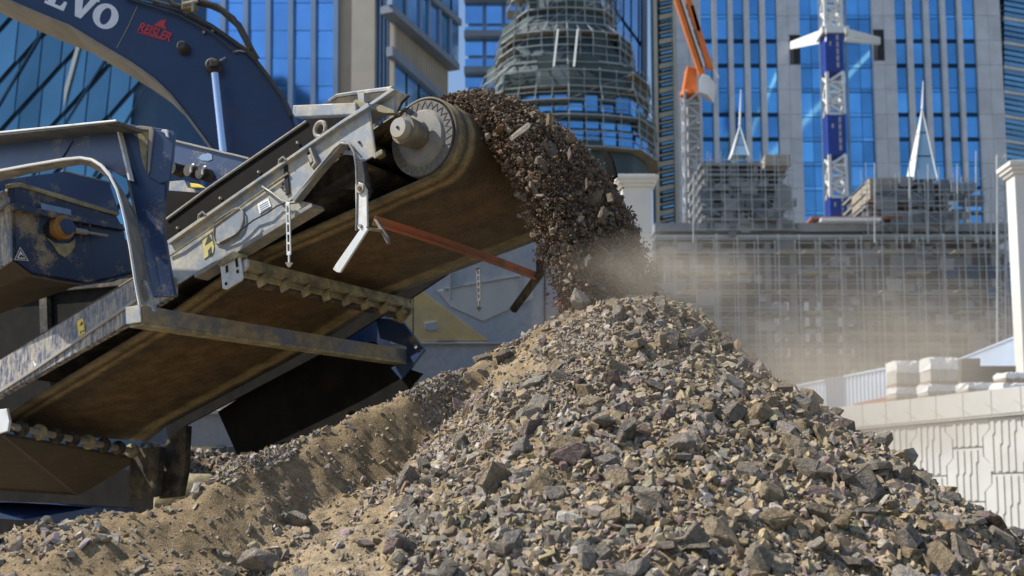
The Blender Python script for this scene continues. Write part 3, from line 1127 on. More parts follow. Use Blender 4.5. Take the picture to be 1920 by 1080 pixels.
# ---- tail shaft with guide discs, near end plate, legs
ta, tb = PW(22, 800, 0.05), PW(272, 850, DW1)
tsh = MB().rod(ta, tb, 0.026, seg=16).build('tail_shaft', 'steel_dirty', screener, smooth=True)
for k in range(8):
    c0 = ta.lerp(tb, 0.06 + k * 0.118)
    MB().lathe(c0, (tb - ta), [(-0.03, 0.03), (-0.02, 0.055), (0.0, 0.06), (0.02, 0.055), (0.03, 0.03)], 18).build('guide_disc', 'bar_olive' if k % 3 == 1 else 'steel_dark', screener, smooth=True)
plate([(-30, 770), (12, 766), (17, 790), (14, 808), (-30, 822)], -0.03, 0.02, 'tail_plate', 'bright_steel', bevel=0.004)
plate([(246, 842), (300, 838), (292, 930), (240, 940)], DW1 - 0.1, 0.06, 'leg', 'steel_dark')
plate([(312, 826), (349, 798), (346, 880), (336, 930), (298, 935)], DW1 + 0.05, 0.06, 'leg', 'steel_dark')
# belly pan behind the shaft
pts = [PW(-160, 800, 0.0), PW(12, 812, 0.0), PW(262, 858, DW1), PW(150, 925, DW1), PW(-160, 905, 0.2)]
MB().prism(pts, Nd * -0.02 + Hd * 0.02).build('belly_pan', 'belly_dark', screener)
bq = [A(-80, 938, 7.6), A(40, 942, 7.4), A(178, 950, 7.9), A(178, 985, 7.9), A(40, 975, 7.4), A(-80, 968, 7.6)]
MB().prism(bq, Vector((0.1, 0.5, 0))).build('base_beam', 'navy', screener, 0.006)
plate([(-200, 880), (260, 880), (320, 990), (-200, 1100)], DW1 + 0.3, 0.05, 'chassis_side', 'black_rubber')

# ---- left body: screen box, hood, guard arch and post
cn = PW(22, 420, -0.25)          # near corner of the motor box


def cross_plate(poly, ref, thick, name, mat, parent=screener, bevel=0.004):
    pts = [PH(x, y, ref) for x, y in poly]
    return MB().prism(pts, Hd * thick).build(name, mat, parent, bevel)


box = cross_plate([(19, 344), (40, 343), (130, 371), (215, 398), (232, 430), (247, 514), (214, 528), (165, 534), (110, 526), (60, 516), (24, 489)], cn, 0.03, 'screen_box', 'navy_mud')
cross_plate([(19, 344), (40, 342), (130, 369), (222, 398), (222, 405), (130, 378), (40, 350), (19, 352)], cn - Hd * 0.02, 0.06, 'box_rim', 'bar_olive')
cross_plate([(19, 384), (30, 378), (82, 392), (230, 420), (236, 432), (82, 404), (30, 392), (19, 396)], cn - Hd * 0.05, 0.05, 'box_ledge', 'navy_mud')
cross_plate([(76, 380), (133, 393), (134, 404), (78, 392)], cn - Hd * 0.055, 0.003, 'box_sticker', 'sticker_blue')
tri = cross_plate([(38, 463), (54, 489), (27, 487)], cn - Hd * 0.006, 0.003, 'warning_triangle', 'sticker_white', bevel=0)
cross_plate([(38.2, 466), (51.5, 487.4), (29.2, 485.7)], cn - Hd * 0.0085, 0.002, 'triangle_inner', 'sticker_black', tri, 0)
cross_plate([(38.4, 470), (48.2, 485.6), (32.2, 484.4)], cn - Hd * 0.0105, 0.002, 'triangle_face', 'sticker_white', tri, 0)
cross_plate([(36, 481), (39, 477), (44, 480), (46, 484), (40, 482), (37, 484)], cn - Hd * 0.0125, 0.002, 'triangle_mark', 'sticker_black', tri, 0)
mc = PH(112, 428, cn)
mot = MB().lathe(mc - Hd * 0.09, Hd, [(0, 0.03), (0, 0.052), (0.01, 0.058), (0.03, 0.06), (0.035, 0.082), (0.13, 0.085), (0.18, 0.08)], 28).build('vibrator_motor', 'yellow_motor', screener, smooth=True)
MB().lathe(mc - Hd * 0.098, Hd, [(0, 0.01), (0, 0.052), (0.012, 0.056)], 24).build('motor_cap', 'navy', mot, smooth=True)
cross_plate([(82, 424), (92, 412), (92, 440), (100, 452), (90, 446), (83, 436)], cn - Hd * 0.01, 0.01, 'motor_hole', 'hollow')
cross_plate([(90, 446), (104, 456), (130, 456), (142, 446), (141, 462), (134, 474), (122, 482), (112, 476), (104, 464)], cn - Hd * 0.012, 0.014, 'caked_mud', 'bar_olive')
pa, pb = PH(140, 432, cn - Hd * 0.05), PH(202, 442, cn - Hd * 0.05)
MB().rod(pa, pb, 0.010, seg=10).rod(pa, pa.lerp(pb, .35), 0.02, seg=10).build('motor_shaft', 'steel_dirty', screener, smooth=True)
MB().rod(PH(150, 418, cn - Hd * .04), PH(152, 450, cn - Hd * .04), 0.008, seg=8).rod(PH(168, 420, cn - Hd * .04), PH(170, 452, cn - Hd * .04), 0.008, seg=8).build('motor_bracket', 'steel_dark', screener)
# sunlit side of the box and underside
e0, e1 = PH(21, 346, cn), PH(24, 489, cn)
MB().prism([e0, e1, e1 + Hd * 1.4 - ZZ * 0.25, e0 + Hd * 1.4 - ZZ * 0.4], Wd * 0.03).build('box_side', 'frame_scratched', screener, 0.004)
MB().prism([e0 - ZZ * 0.09 - Wd * 0.03, e0 - ZZ * 0.13 - Wd * 0.03, e0 + Hd * 1.4 - ZZ * 0.55 - Wd * 0.03, e0 + Hd * 1.4 - ZZ * 0.51 - Wd * 0.03], Wd * 0.03).build('side_rib', 'frame_grey', screener, 0.004)
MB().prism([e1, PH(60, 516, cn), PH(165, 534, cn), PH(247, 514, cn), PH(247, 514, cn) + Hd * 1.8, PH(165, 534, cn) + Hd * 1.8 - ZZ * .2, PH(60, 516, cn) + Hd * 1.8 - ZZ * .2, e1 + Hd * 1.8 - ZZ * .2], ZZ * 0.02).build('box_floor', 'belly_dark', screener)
# dark flank of the machine body behind the box
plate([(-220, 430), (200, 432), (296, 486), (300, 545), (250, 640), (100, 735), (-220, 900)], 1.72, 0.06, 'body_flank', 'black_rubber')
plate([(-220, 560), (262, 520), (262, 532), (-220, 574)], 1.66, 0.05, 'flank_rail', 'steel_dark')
plate([(70, 470), (84, 470), (92, 700), (78, 706)], 1.66, 0.05, 'flank_post', 'steel_dark')
# hood: upper plate with flange
hw = -0.46
PN = (Hd * 0.40 + Wd * 0.92).normalized()


def post_plate(poly, ref, thick, name, mat, parent=None, bevel=0.004):
    pts = [on_plane(x, y, ref, PN) for x, y in poly]
    return MB().prism(pts, PN * thick).build(name, mat, parent or screener, bevel)


hood = plate([(-120, 268), (0, 252), (214, 230), (243, 338), (180, 305), (140, 300), (0, 332), (-120, 358)], hw, 0.02, 'hood_plate', 'navy')
plate([(-120, 262), (0, 247), (216, 225), (214, 231), (0, 254), (-120, 270)], hw - 0.16, 0.20, 'hood_flange', 'hood_under_shade')  # dark tone put in for the flange's shaded underside
plate([(-120, 261), (0, 246), (217, 224), (217, 227.5), (0, 249.5), (-120, 264.5)], hw - 0.165, 0.012, 'hood_lit_lip', 'bright_steel')  # bright strip painted for the sunlit edge of the flange
plate([(214, 227), (218, 227), (244, 338), (240, 338)], hw - 0.02, 0.03, 'hood_edge', 'bright_steel')
MB().tube([PW(136, 264, hw - .004), PW(125, 283, hw - .004), PW(113, 301, hw - .004)], 0.004, 6).build('hood_cable', 'steel_dark', screener)
# navy tapering post
hr = PW(216, 228, hw)
post = post_plate([(216, 228), (245, 233), (265, 237), (300, 240), (327, 246), (322, 300), (310, 330), (306, 430), (328, 556), (286, 556), (262, 430), (242, 338)], hr, 0.03, 'post', 'navy')
post_plate([(252, 238), (262, 235), (286, 238), (288, 246), (280, 320), (276, 328), (277, 290), (279, 244), (262, 242)], hr - PN * 0.03, 0.03, 'post_fold', 'guard_steel')
post_plate([(257, 243), (279, 244), (276, 290), (274, 324), (266, 300)], hr - PN * 0.004, 0.004, 'post_recess', 'bar_olive')
post_plate([(279, 244), (286, 242), (327, 250), (318, 338), (300, 344), (279, 332), (277, 325)], hr - PN * 0.018, 0.018, 'post_doubler', 'navy')
post_plate([(301, 246), (305, 242), (314, 243), (316, 258), (311, 256), (309, 250)], hr - PN * 0.03, 0.02, 'hook', 'bright_steel')
MB().prism([on_plane(243, 338, hr, PN), on_plane(262, 430, hr, PN), on_plane(286, 556, hr, PN), on_plane(286, 556, hr, PN) + PN * .06, on_plane(262, 430, hr, PN) + PN * .06, on_plane(243, 338, hr, PN) + PN * .06], -Wd * 0.02).build('post_edge', 'guard_steel', screener)


def band(outer, inner, w, depth, name, mat):
    """curved flat bar seen edge-on: outer/inner are matching picture points"""
    t = MB()
    for k in range(len(outer) - 1):
        q = [PW(*outer[k], w), PW(*outer[k + 1], w), PW(*inner[k + 1], w + depth), PW(*inner[k], w + depth)]
        nn_ = (q[1] - q[0]).cross(q[3] - q[0]).normalized() * 0.012
        t.prism(q, nn_)
    return t.build(name, mat, screener)


# guard arch: curved flat bar
outer = [(-120, 348), (0, 320), (60, 309), (120, 299), (150, 296), (172, 300), (190, 311), (206, 330), (219, 355), (228, 385), (236, 420), (245, 470), (254, 530), (262, 572)]
inner = [(-120, 372), (0, 340), (60, 325), (120, 314), (150, 309), (168, 312), (186, 322), (206, 338), (226, 358), (245, 390), (258, 425), (266, 470), (276, 525), (284, 556)]
band(outer, inner, hw - 0.16, 0.20, 'guard_arch', 'guard_steel')
MB().tube([PW(x, y, hw - .165) for x, y in outer], 0.008, 6).build('arch_lit_edge', 'bright_steel', screener, smooth=True)  # bright line painted for the white-lit rim of the arch
plate([(265, 524), (270, 526), (283, 556), (290, 582), (286, 584), (276, 560)], hw - 0.1, 0.02, 'post_gusset', 'frame_grey')
# navy inner panel behind the arch
cross_plate([(-60, 345), (118, 322), (205, 342), (225, 402), (130, 372), (40, 345), (-60, 380)], cn + Hd * 0.12, 0.03, 'inner_panel', 'navy')
cross_plate([(118, 319), (210, 341), (210, 344), (118, 322)], cn + Hd * 0.115, 0.02, 'panel_edge', 'guard_steel')
# yellow warning sticker on the lower frame
st = plate([(145, 603), (156, 596), (160, 624), (149, 631)], -0.006, 0.003, 'warning_sticker', 'sticker_yellow', toward=True, bevel=0)
for poly in ([(149, 612), (153, 602), (156.5, 608)], [(150, 622), (152, 620), (153, 625), (151, 626)], [(154, 620), (157, 618), (157.5, 622), (155, 623)]):
    MB().prism([PW(x, y, -0.0095) for x, y in poly], -Wd * 0.001).build('pictogram', 'sticker_black', st)
plate([(64, 683), (63, 676), (69, 684), (66, 688)], -0.006, 0.003, 'sticker_arrow', 'sticker_white', toward=True, bevel=0)
# beam behind the post with cylinder clamps
plate([(322, 262), (465, 297), (440, 328), (420, 345), (318, 316)], 0.9, 0.08, 'boom_rest_beam', 'navy')
plate([(320, 260), (466, 295), (466, 299), (320, 264)], 0.88, 0.12, 'beam_edge', 'guard_steel')
plate([(371, 297), (376, 291), (385, 289), (389, 287), (397, 290), (398, 299), (390, 302), (378, 301)], 0.895, 0.004, 'paint_mark', 'sticker_blue')
for (x, y) in ((332, 318), (362, 322), (384, 327)):
    p = PW(x, y, 0.86)
    MB().lathe(p, Wd, [(-0.05, 0.02), (-0.05, 0.045), (0.05, 0.05)], 18).build('clamp', 'steel_dark', screener, smooth=True)
for (x, y) in ((362, 318), (384, 322)):
    p = PW(x, y, 0.80)
    MB().tube([p + (Hd * math.cos(t) * .7 + ZZ * math.sin(t)) * 0.035 for t in [-0.5 + 2.6 * k / 8 for k in range(9)]], 0.010, 6).build('clamp_hook', 'bright_steel', screener, smooth=True)
plate([(318, 340), (345, 338), (352, 352), (378, 358), (378, 364), (316, 364)], 0.7, 0.05, 'light_bracket', 'frame_grey')
plate([(356, 343), (372, 345), (382, 352), (358, 351)], 0.68, 0.03, 'yellow_tag', 'sticker_yellow')
MB().tube([PW(339, 368, .6), PW(334, 380, .6), PW(333, 396, .6)], 0.007, 6).build('cable', 'bright_steel', screener)
plate([(306, 356), (385, 362), (392, 350), (345, 440), (306, 420)], 0.5, 0.05, 'rear_shield', 'black_rubber')

# ---- head guard: bar, braces and hood over the drum
gb = plate([(549, 197), (666, 192), (668, 214), (553, 219), (548, 212)], -0.02, 0.05, 'guard_bar', 'frame_grey', bevel=0.006)
plate([(662, 190), (667, 186), (690, 194), (682, 206), (664, 214)], 0.0, 0.05, 'bar_bracket', 'bar_olive')
plate([(685, 199), (733, 165), (740, 168), (700, 195)], 0.02, 0.04, 'head_brace', 'frame_grey')
plate([(733, 166), (736, 166), (741, 213), (706, 203), (702, 196)], 0.06, 0.02, 'brace_web', 'frame_grey')
plate([(694, 201), (705, 193), (738, 206), (740, 212), (720, 212), (700, 207)], 0.03, 0.05, 'brace_foot', 'bar_olive')
gu = [PW(618, 190, .30), PW(632, 180, .30), PW(672, 174, .30), PW(736, 166, .10)]
MB().tube(gu, 0.013, 6).build('guard_rail', 'frame_grey', screener)
plate([(600, 196), (634, 181), (672, 175), (736, 167), (690, 196), (668, 196), (640, 196)], 0.34, 0.02, 'guard_back', 'steel_dark')
plate([(670, 176), (682, 174), (683, 192), (672, 194)], 0.10, 0.02, 'guard_strut', 'frame_grey')
plate([(736, 168), (748, 172), (766, 178), (752, 192), (742, 214)], 0.30, 0.02, 'head_cover', 'steel_dark')
# flap of rubber on the far side of the falling stone
plate([(1128, 278), (1138, 282), (1148, 300), (1155, 330), (1140, 340)], DW1 + 0.25, 0.03, 'side_flap', 'black_rubber')
# ------------------------------------------------------------------ stone falling off the belt
stream = thing('falling_stone', 'brown stream of stone and earth falling from the conveyor head onto the pile', 'falling stone', (0, 0, 0))
GRAV = 9.81


def stream_at(t, q, w):
    """t seconds after leaving the drum, q 0..1 through the layer, w across the belt"""
    p0 = unloc(sD, 0, nD + DR + 0.015)
    th = 0.05 + 0.155 * np.sin(np.clip((w - 0.40) / 1.12, 0, 1) * math.pi) ** 0.45     # heaped in the middle of the belt
    v = 1.52 + 0.24 * q
    x = v * t
    z = v * (0.02 + 0.07 * q) * t - 0.5 * GRAV * t * t
    hgt = q * th * (1 - 0.25 * t)
    P = np.array(p0)[None] + np.array(-Hd)[None] * (x + 0.35 * hgt)[:, None] + np.array(Wd)[None] * w[:, None]
    P[:, 2] += z + hgt
    return P


def stream_pts(n, jit, surface=False):
    t = RNG.uniform(-0.10, 0.53, n)
    q = RNG.uniform(0, 1, n)
    if surface:
        q = np.where(RNG.uniform(0, 1, n) < 0.5, q ** 0.4, q)
    w = np.clip(RNG.beta(1.15, 1.15, n), 0.0, 1.0) * 1.08 + 0.42
    P = stream_at(np.maximum(t, 0), q, w)
    back = np.minimum(t, 0)
    P += np.array(-Ud)[None] * (back * 1.5)[:, None]
    P += RNG.normal(0, 1, (n, 3)) * (jit * (0.25 + 2.4 * np.maximum(t, 0) / 0.47))[:, None]
    keep = P[:, 2] > grid_at(P[:, 0], P[:, 1]) - 0.03
    return P[keep]


BROWN = np.array([(0.16, 0.088, 0.056), (0.20, 0.12, 0.08), (0.12, 0.078, 0.056), (0.22, 0.155, 0.11), (0.29, 0.245, 0.19), (0.16, 0.125, 0.105), (0.21, 0.12, 0.078), (0.36, 0.325, 0.27)])


def brown_cols(n, pale):
    w = np.array([2, 2, 1.6, 1.2, .5, 1, 1.3, .3])
    w[[4, 7]] *= pale
    c = BROWN[RNG.choice(len(BROWN), n, p=w / w.sum())]
    return np.clip(c * RNG.uniform(0.4, 0.9, (n, 1)), 0.01, .8)


def free_rot(n):
    return rand_rot(n, np.full(n, 9.0), RNG.normal(0, 1, (n, 3)))


for nm, n, lo, hi, shp, jit, pale in (('earth_crumbs', 100000, 0.003, 0.010, SML, 0.007, 0.6), ('gravel', 8000, 0.011, 0.024, MED, 0.008, 3.5)):
    P = stream_pts(n, jit)
    s = RNG.uniform(0, 1, len(P)) ** 1.6 * (hi - lo) + lo
    tag(scatter_mesh(nm, shp, P, free_rot(len(P)), s, brown_cols(len(P), pale), stream), kind='stuff')
P = stream_pts(2600, 0.022)
tag(scatter_mesh('flying_grit', SML, P, free_rot(len(P)), RNG.uniform(.003, .009, len(P)), brown_cols(len(P), 1.0), stream), kind='stuff')
# single stones riding in the stream
P = stream_pts(260, 0.006, True)
rot = free_rot(len(P))
for k in range(len(P)):
    o = bpy.data.objects.new('stone', big_meshes[k % len(big_meshes)])
    col.objects.link(o)
    o.parent = stream
    s = 0.018 + 0.030 * random.random() ** 2.2
    o.matrix_local = Matrix.Translation(Vector(P[k])) @ Matrix([list(rot[k][0]), list(rot[k][1]), list(rot[k][2])]).to_4x4() @ Matrix.Scale(s, 4)
for (px, py, Y, s) in ((975, 247, 5.72, .05), (1068, 290, 5.95, .032), (1130, 402, 5.95, .035), (1102, 490, 5.75, .036), (1070, 258, 6.0, .03), (1145, 370, 6.1, .03), (1010, 300, 5.8, .024), (1030, 225, 6.1, .034), (1100, 345, 5.9, .026)):
    o = bpy.data.objects.new('stone', big_meshes[int(px) % len(big_meshes)])
    col.objects.link(o)
    o.parent = stream
    o.location = A(px, py, Y)
    o.rotation_euler = (random.random() * 3, random.random() * 3, random.random() * 3)
    o.scale = (s, s, s)
# load lying on the belt behind the head
P = np.stack([RNG.uniform(0, 1, 5000) for _ in range(3)], 1)
w_ = 0.28 + 1.22 * P[:, 0]
s_ = 2.6 * P[:, 1] ** 1.4
n_ = nD + DR + 0.01 + P[:, 2] * 0.12 * np.sin(np.pi * P[:, 0]) ** 0.7
Q = np.array(OREF)[None] + np.array(Ud)[None] * (sD + s_)[:, None] + np.array(Wd)[None] * w_[:, None] + np.array(Nd)[None] * n_[:, None]
tag(scatter_mesh('belt_load', MED, Q, free_rot(5000), RNG.uniform(0.012, 0.03, 5000), brown_cols(5000, 2.0), stream), kind='stuff')
# ------------------------------------------------------------------ excavator behind the machine
EY = 9.6


def E(px, py, dy=0.0):
    return A(px, py, EY + dy)


dusty('boom_navy', (0.010, 0.029, 0.092), (0.03, 0.045, 0.085), 0.05, 3, 0.36, 0.2, 40)
plain('boom_belly_lit', (0.22, 0.20, 0.17), 0.7, 0, 0.2, 5)
plain('hose_black', (0.05, 0.048, 0.045), 0.7, 0, 0.3, 12)
plain('letter_white', (0.62, 0.66, 0.74), 0.5, 0, 0.06, 10)
plain('letter_red', (0.42, 0.03, 0.045), 0.55, 0, 0.2, 60)
EO = A(470, 330, EY)
EO.z = 0
exc = thing('excavator', 'dark navy excavator boom with white lettering behind the screening machine', 'excavator', EO)
low = [(-260, -130), (-120, -66), (-20, -18), (20, 0), (80, 26), (130, 46), (200, 88), (250, 118), (290, 146), (320, 175), (350, 213), (385, 260), (412, 298), (440, 350)]
upp = [(575, 350), (562, 275), (550, 233), (533, 187), (512, 157), (493, 133), (457, 97), (397, 55), (333, 23), (247, 0), (140, -40), (-20, -105), (-260, -210)]
boom = MB().prism([E(*p) for p in low + upp], Vector((0, 0.5, 0))).build('boom', 'boom_navy', exc, 0.008)
# belly plate: proud flange in a pale tone for light bounced from below
bl = MB()
for a, b in zip(low[:-1], low[1:]):
    q = [E(*a, -0.03), E(*b, -0.03)]
    nn_ = Vector((-(q[1] - q[0]).z, 0, (q[1] - q[0]).x)).normalized() * -0.022
    bl.prism([q[0], q[1], q[1] + nn_, q[0] + nn_], Vector((0, 0.56, 0)))
bl.build('belly_plate', 'boom_belly_lit', boom)
bl = MB()
for a, b in zip(upp[:-1], upp[1:]):
    q = [E(*a, -0.02), E(*b, -0.02)]
    nn_ = Vector((-(q[1] - q[0]).z, 0, (q[1] - q[0]).x)).normalized() * -0.018
    bl.prism([q[0], q[1], q[1] + nn_, q[0] + nn_], Vector((0, 0.54, 0)))
bl.build('top_plate', 'boom_navy', boom)
MB().tube([E(x, y - 4, -.05) for x, y in ((230, -10), (333, 18), (397, 52), (457, 94), (480, 117), (505, 150), (530, 185), (546, 222))], 0.016, 8).build('pipe', 'hose_black', exc, smooth=True)
MB().tube([E(x, y + 4, -.05) for x, y in ((230, -10), (333, 22), (397, 57), (440, 92))], 0.008, 6).build('pipe', 'hose_black', exc, smooth=True)
MB().tube([E(352, -12, -.1), E(367, 3, -.1), (E(395, 10, -.1)), E(417, 20, -.1), E(447, 47, -.1), E(463, 77, -.1), E(472, 96, -.08), E(482, 112, -.05)], 0.030, 10).build('hose', 'hose_black', exc, smooth=True)
MB().tube([E(380, 2, -.16), E(408, 11, -.16), E(438, 34, -.16), E(458, 66, -.16), E(470, 92, -.12)], 0.020, 8).build('hose', 'hose_black', exc, smooth=True)
MB().box(E(356, 8, -.1), (0.06, 0, 0.01), (0, 0.05, 0), (0, 0, 0.06)).build('valve_block', 'bar_olive', exc, 0.01)
MB().rod(E(343, 8, -.16), E(371, 2, -.16), 0.016, seg=8).rod(E(362, -6, -.16), E(361, 22, -.16), 0.013, seg=8).build('hose_fitting', 'steel_dirty', exc)
MB().tube([E(315, -2, -.1), E(325, 8, -.1), E(340, 12, -.1)], 0.02, 8).build('hose', 'hose_black', exc, smooth=True)
for (x, y) in ((382, 60), (398, 58), (492, 127), (506, 146)):
    MB().rod(E(x, y, 0), E(x, y, -0.03), 0.014, seg=8).build('clip_bolt', 'steel_dirty', exc)
MB().tube([E(462, 98, -.02), E(448, 95, -.03), E(438, 98, -.02)], 0.006, 6).build('grease_line', 'steel_dirty', exc)
MB().tube([E(423, 108, -.03), E(412, 114, -.03)], 0.006, 6).build('grease_line', 'steel_dirty', exc)
MB().tube([E(258, 11, -.002), E(240, 50, -.002), E(219, 90, -.002)], 0.0035, 6).build('weld_seam', 'steel_dirty', boom)
# pins and the lifting cylinder
for (x, y, r) in ((402, 128, 0.062), (346, 93, 0.045)):
    p = E(x, y)
    b_ = MB().lathe(p - Vector((0, .10, 0)), (0, 1, 0), [(0, 0.01), (0, r * .7), (0.02, r), (0.10, r * 1.25)], 24).build('pin_boss', 'hose_black', exc, smooth=True)
p = E(402, 120, -.12)
MB().box(p, (0.035, 0, 0.004), (0, 0.03, 0), (0, 0, 0.03)).build('rod_eye', 'steel_dark', exc, 0.01)
rod = MB().rod(E(403, 138, -.2), E(421, 300, -.2), 0.034, seg=20).build('cylinder_rod', 'chrome', exc, smooth=True)
MB().rod(E(419, 288, -.2), E(428, 380, -.2), 0.06, seg=20).build('cylinder_barrel', 'boom_navy', exc, smooth=True)
# stick linkage out of sight below, so the boom stands on the ground behind the machine
MB().box(E(610, 330, .25) - ZZ * 1.6, (0.55, 0, 0), (0, 0.5, 0), (0, 0, 1.4)).build('superstructure', 'boom_navy', exc, 0.05)
MB().box((E(610, 330, .25).x, EY + .3, 0.4), (1.7, 0, 0), (0, 1.4, 0), (0, 0, 0.4)).build('track_frame', 'steel_dark', exc, 0.15)


# white slab-serif letters; unit box 1 x 1, thick strokes
def letters():
    serif = {
        'V': [[(-.08, 1), (.46, 1), (.46, .90), (.36, .90), (.53, .36), (.70, .90), (.60, .90), (.60, 1), (1.04, 1), (1.04, .90), (.96, .90), (.62, 0), (.36, 0), (.0, .90), (-.08, .90)]],
        'L': [[(0, 0), (.86, 0), (.86, .38), (.74, .38), (.66, .13), (.40, .13), (.40, .88), (.52, .88), (.52, 1), (0, 1), (0, .88), (.10, .88), (.10, .12), (0, .12)]],
    }
    ang = math.atan2(26, 60)
    hgt = 46.0
    ux, uy = math.cos(ang), math.sin(ang)

    def put(lx, ly, base):
        x = base[0] + ux * lx * hgt + uy * ly * hgt
        y = base[1] + uy * lx * hgt - ux * ly * hgt
        return E(x, y, -0.004)
    # baseline runs down to the right along the boom
    b_o = (168.0, 42.0)
    adv = {'V1': -4.22, 'O1': -3.12, 'L': -2.02, 'V2': -1.02}
    for key, off in adv.items():
        base = (b_o[0] + ux * off * hgt, b_o[1] + uy * off * hgt)
        ch = key[0]
        if ch == 'O':
            ring(put, base, boom)
        else:
            for poly in serif[ch]:
                MB().prism([put(x, y, base) for x, y in poly], Vector((0, 0.008, 0))).build('letter', 'letter_white', boom)
    ring(put, b_o, boom)


def ring(put, base, parent):
    n = 36
    o_, i_ = [], []
    for k in range(n):
        t = 2 * math.pi * k / n
        o_.append(put(.5 + .53 * math.cos(t), .49 + .52 * math.sin(t), base))
        i_.append(put(.5 + .21 * math.cos(t), .49 + .36 * math.sin(t), base))
    t = MB()
    for k in range(n):
        j = (k + 1) % n
        t.add([o_[k], o_[j], i_[j], i_[k]], [(0, 1, 2, 3)])
    t.build('letter', 'letter_white', parent)


letters()


def word(body, p, ang, size, mat, name, parent, shear=0.0, squeeze=1.0):
    cu = bpy.data.curves.new(name, 'FONT')
    cu.body = body
    cu.size = size
    cu.shear = shear
    cu.extrude = 0.002
    cu.offset = 0.004
    ob = bpy.data.objects.new(name, cu)
    col.objects.link(ob)
    dg = bpy.context.evaluated_depsgraph_get()
    me = bpy.data.meshes.new_from_object(ob.evaluated_get(dg))
    bpy.data.objects.remove(ob)
    me.materials.clear()
    me.materials.append(M[mat])
    o = bpy.data.objects.new(name, me)
    col.objects.link(o)
    off = Vector(parent['_o'])
    o.matrix_local = Matrix.Translation(Vector(p) - off) @ Matrix.Rotation(-ang, 4, 'Y') @ Matrix.Rotation(math.pi / 2, 4, 'X') @ Matrix.Diagonal((squeeze, 1, 1, 1))
    o.parent = parent
    return o


word('REISLER', E(257, 57, -0.006), R(-20), 0.115, 'letter_red', 'red_name', boom, 0.12, 0.78)
# small red winged mark above the name
MB().prism([E(288, 48, -.006), E(300, 38, -.006), (E(312, 37, -.006)), E(308, 46, -.006), E(313, 56, -.006), E(303, 52, -.006)], Vector((0, .004, 0))).build('red_mark', 'letter_red', boom)
MB().prism([E(258, 60, -.006), E(300, 72, -.006), E(300, 73.5, -.006), E(258, 61.5, -.006)], Vector((0, .004, 0))).build('red_line', 'letter_red', boom)
# ------------------------------------------------------------------ background: city behind the site
def glass(name, c, rough=0.12, metal=0.55, var=0.35, scale=0.12):
    m, nt, b = node_mat(name)
    oi = nt.nodes.new('ShaderNodeObjectInfo')
    f = ramp(nt, oi.outputs['Random'], [(0.0, tuple(x * (1 - var) for x in c)), (0.7, c), (1.0, tuple(min(1, x * (1 + var)) for x in c))])
    f2 = ramp(nt, nz(nt, scale, 3), [(0.3, g(0.8)), (0.7, g(1.15))])
    nt.links.new(mixc(nt, 1.0, f, f2, 'MULTIPLY'), b.inputs['Base Color'])
    b.inputs['Roughness'].default_value = rough
    b.inputs['Metallic'].default_value = metal
    b.inputs['Specular IOR Level'].default_value = 0.3
    M[name] = m


glass('glass_royal', (0.24, 0.52, 0.92), 0.12, 0.9, 0.12)
glass('glass_blue', (0.17, 0.46, 0.80), 0.10, 0.9, 0.3)
glass('glass_teal', (0.15, 0.30, 0.40), 0.10, 0.9, 0.3)
glass('spire_glass', (0.30, 0.46, 0.58), 0.15, 0.5, 0.2)
glass('glass_dark', (0.015, 0.05, 0.09), 0.15, 0.4)
plain('fin_blue', (0.15, 0.24, 0.38), 0.5, 0.2, 0.1, 0.3)
plain('mullion', (0.03, 0.07, 0.13), 0.5, 0.2, 0.1, 0.3)
plain('mullion_light', (0.22, 0.30, 0.40), 0.5, 0.2, 0.1, 0.3)
plain('stone_beige', (0.42, 0.38, 0.32), 0.85, 0, 0.08, 0.4)
plain('stone_grey', (0.50, 0.53, 0.58), 0.8, 0, 0.10, 0.5)
plain('stone_grey_b', (0.46, 0.49, 0.54), 0.8, 0, 0.10, 0.5)
plain('stone_sunlit', (0.52, 0.47, 0.37), 0.8, 0, 0.08, 0.5)  # warm copy of the tower stone, coloured as if in sun
plain('slab_grey', (0.16, 0.20, 0.26), 0.7, 0, 0.1, 0.4)
plain('concrete', (0.22, 0.225, 0.235), 0.9, 0, 0.15, 0.6)
plain('concrete_dark', (0.085, 0.09, 0.10), 0.9, 0, 0.15, 0.6)
plain('scaffold_tube', (0.34, 0.37, 0.38), 0.6, 0.2, 0.15, 0.8)
plain('plank', (0.30, 0.27, 0.22), 0.85, 0, 0.15, 0.8)
plain('net_green', (0.055, 0.085, 0.085), 0.9, 0, 0.25, 0.5)
plain('net_grey', (0.12, 0.135, 0.15), 0.9, 0, 0.25, 0.5)
plain('core_teal', (0.045, 0.075, 0.085), 0.6, 0, 0.3, 0.4)
plain('crane_white', (0.68, 0.69, 0.68), 0.6, 0, 0.08, 0.6)
plain('crane_blue', (0.015, 0.045, 0.27), 0.55, 0, 0.15, 0.8)
plain('crane_orange', (0.62, 0.16, 0.025), 0.55, 0, 0.12, 0.8)
plain('crane_grey', (0.36, 0.37, 0.38), 0.6, 0, 0.1, 0.8)
plain('white_plaster', (0.62, 0.60, 0.56), 0.85, 0, 0.06, 0.8)
plain('wall_panel', (0.47, 0.468, 0.452), 0.9, 0, 0.08, 0.8, 0.2)
plain('coping', (0.47, 0.47, 0.457), 0.9, 0, 0.06, 0.8, 0.1)
plain('wrap_white', (0.80, 0.80, 0.80), 0.35, 0, 0.08, 3)
plain('block_grey', (0.40, 0.385, 0.36), 0.9, 0, 0.12, 2)
plain('sheet_blue', (0.50, 0.60, 0.74), 0.45, 0.1, 0.06, 1)
plain('wood', (0.25, 0.17, 0.10), 0.85, 0, 0.2, 2)
plain('old_timber', (0.10, 0.085, 0.07), 0.9, 0, 0.2, 2)
plain('plant_green', (0.07, 0.10, 0.035), 0.8, 0, 0.3, 3)
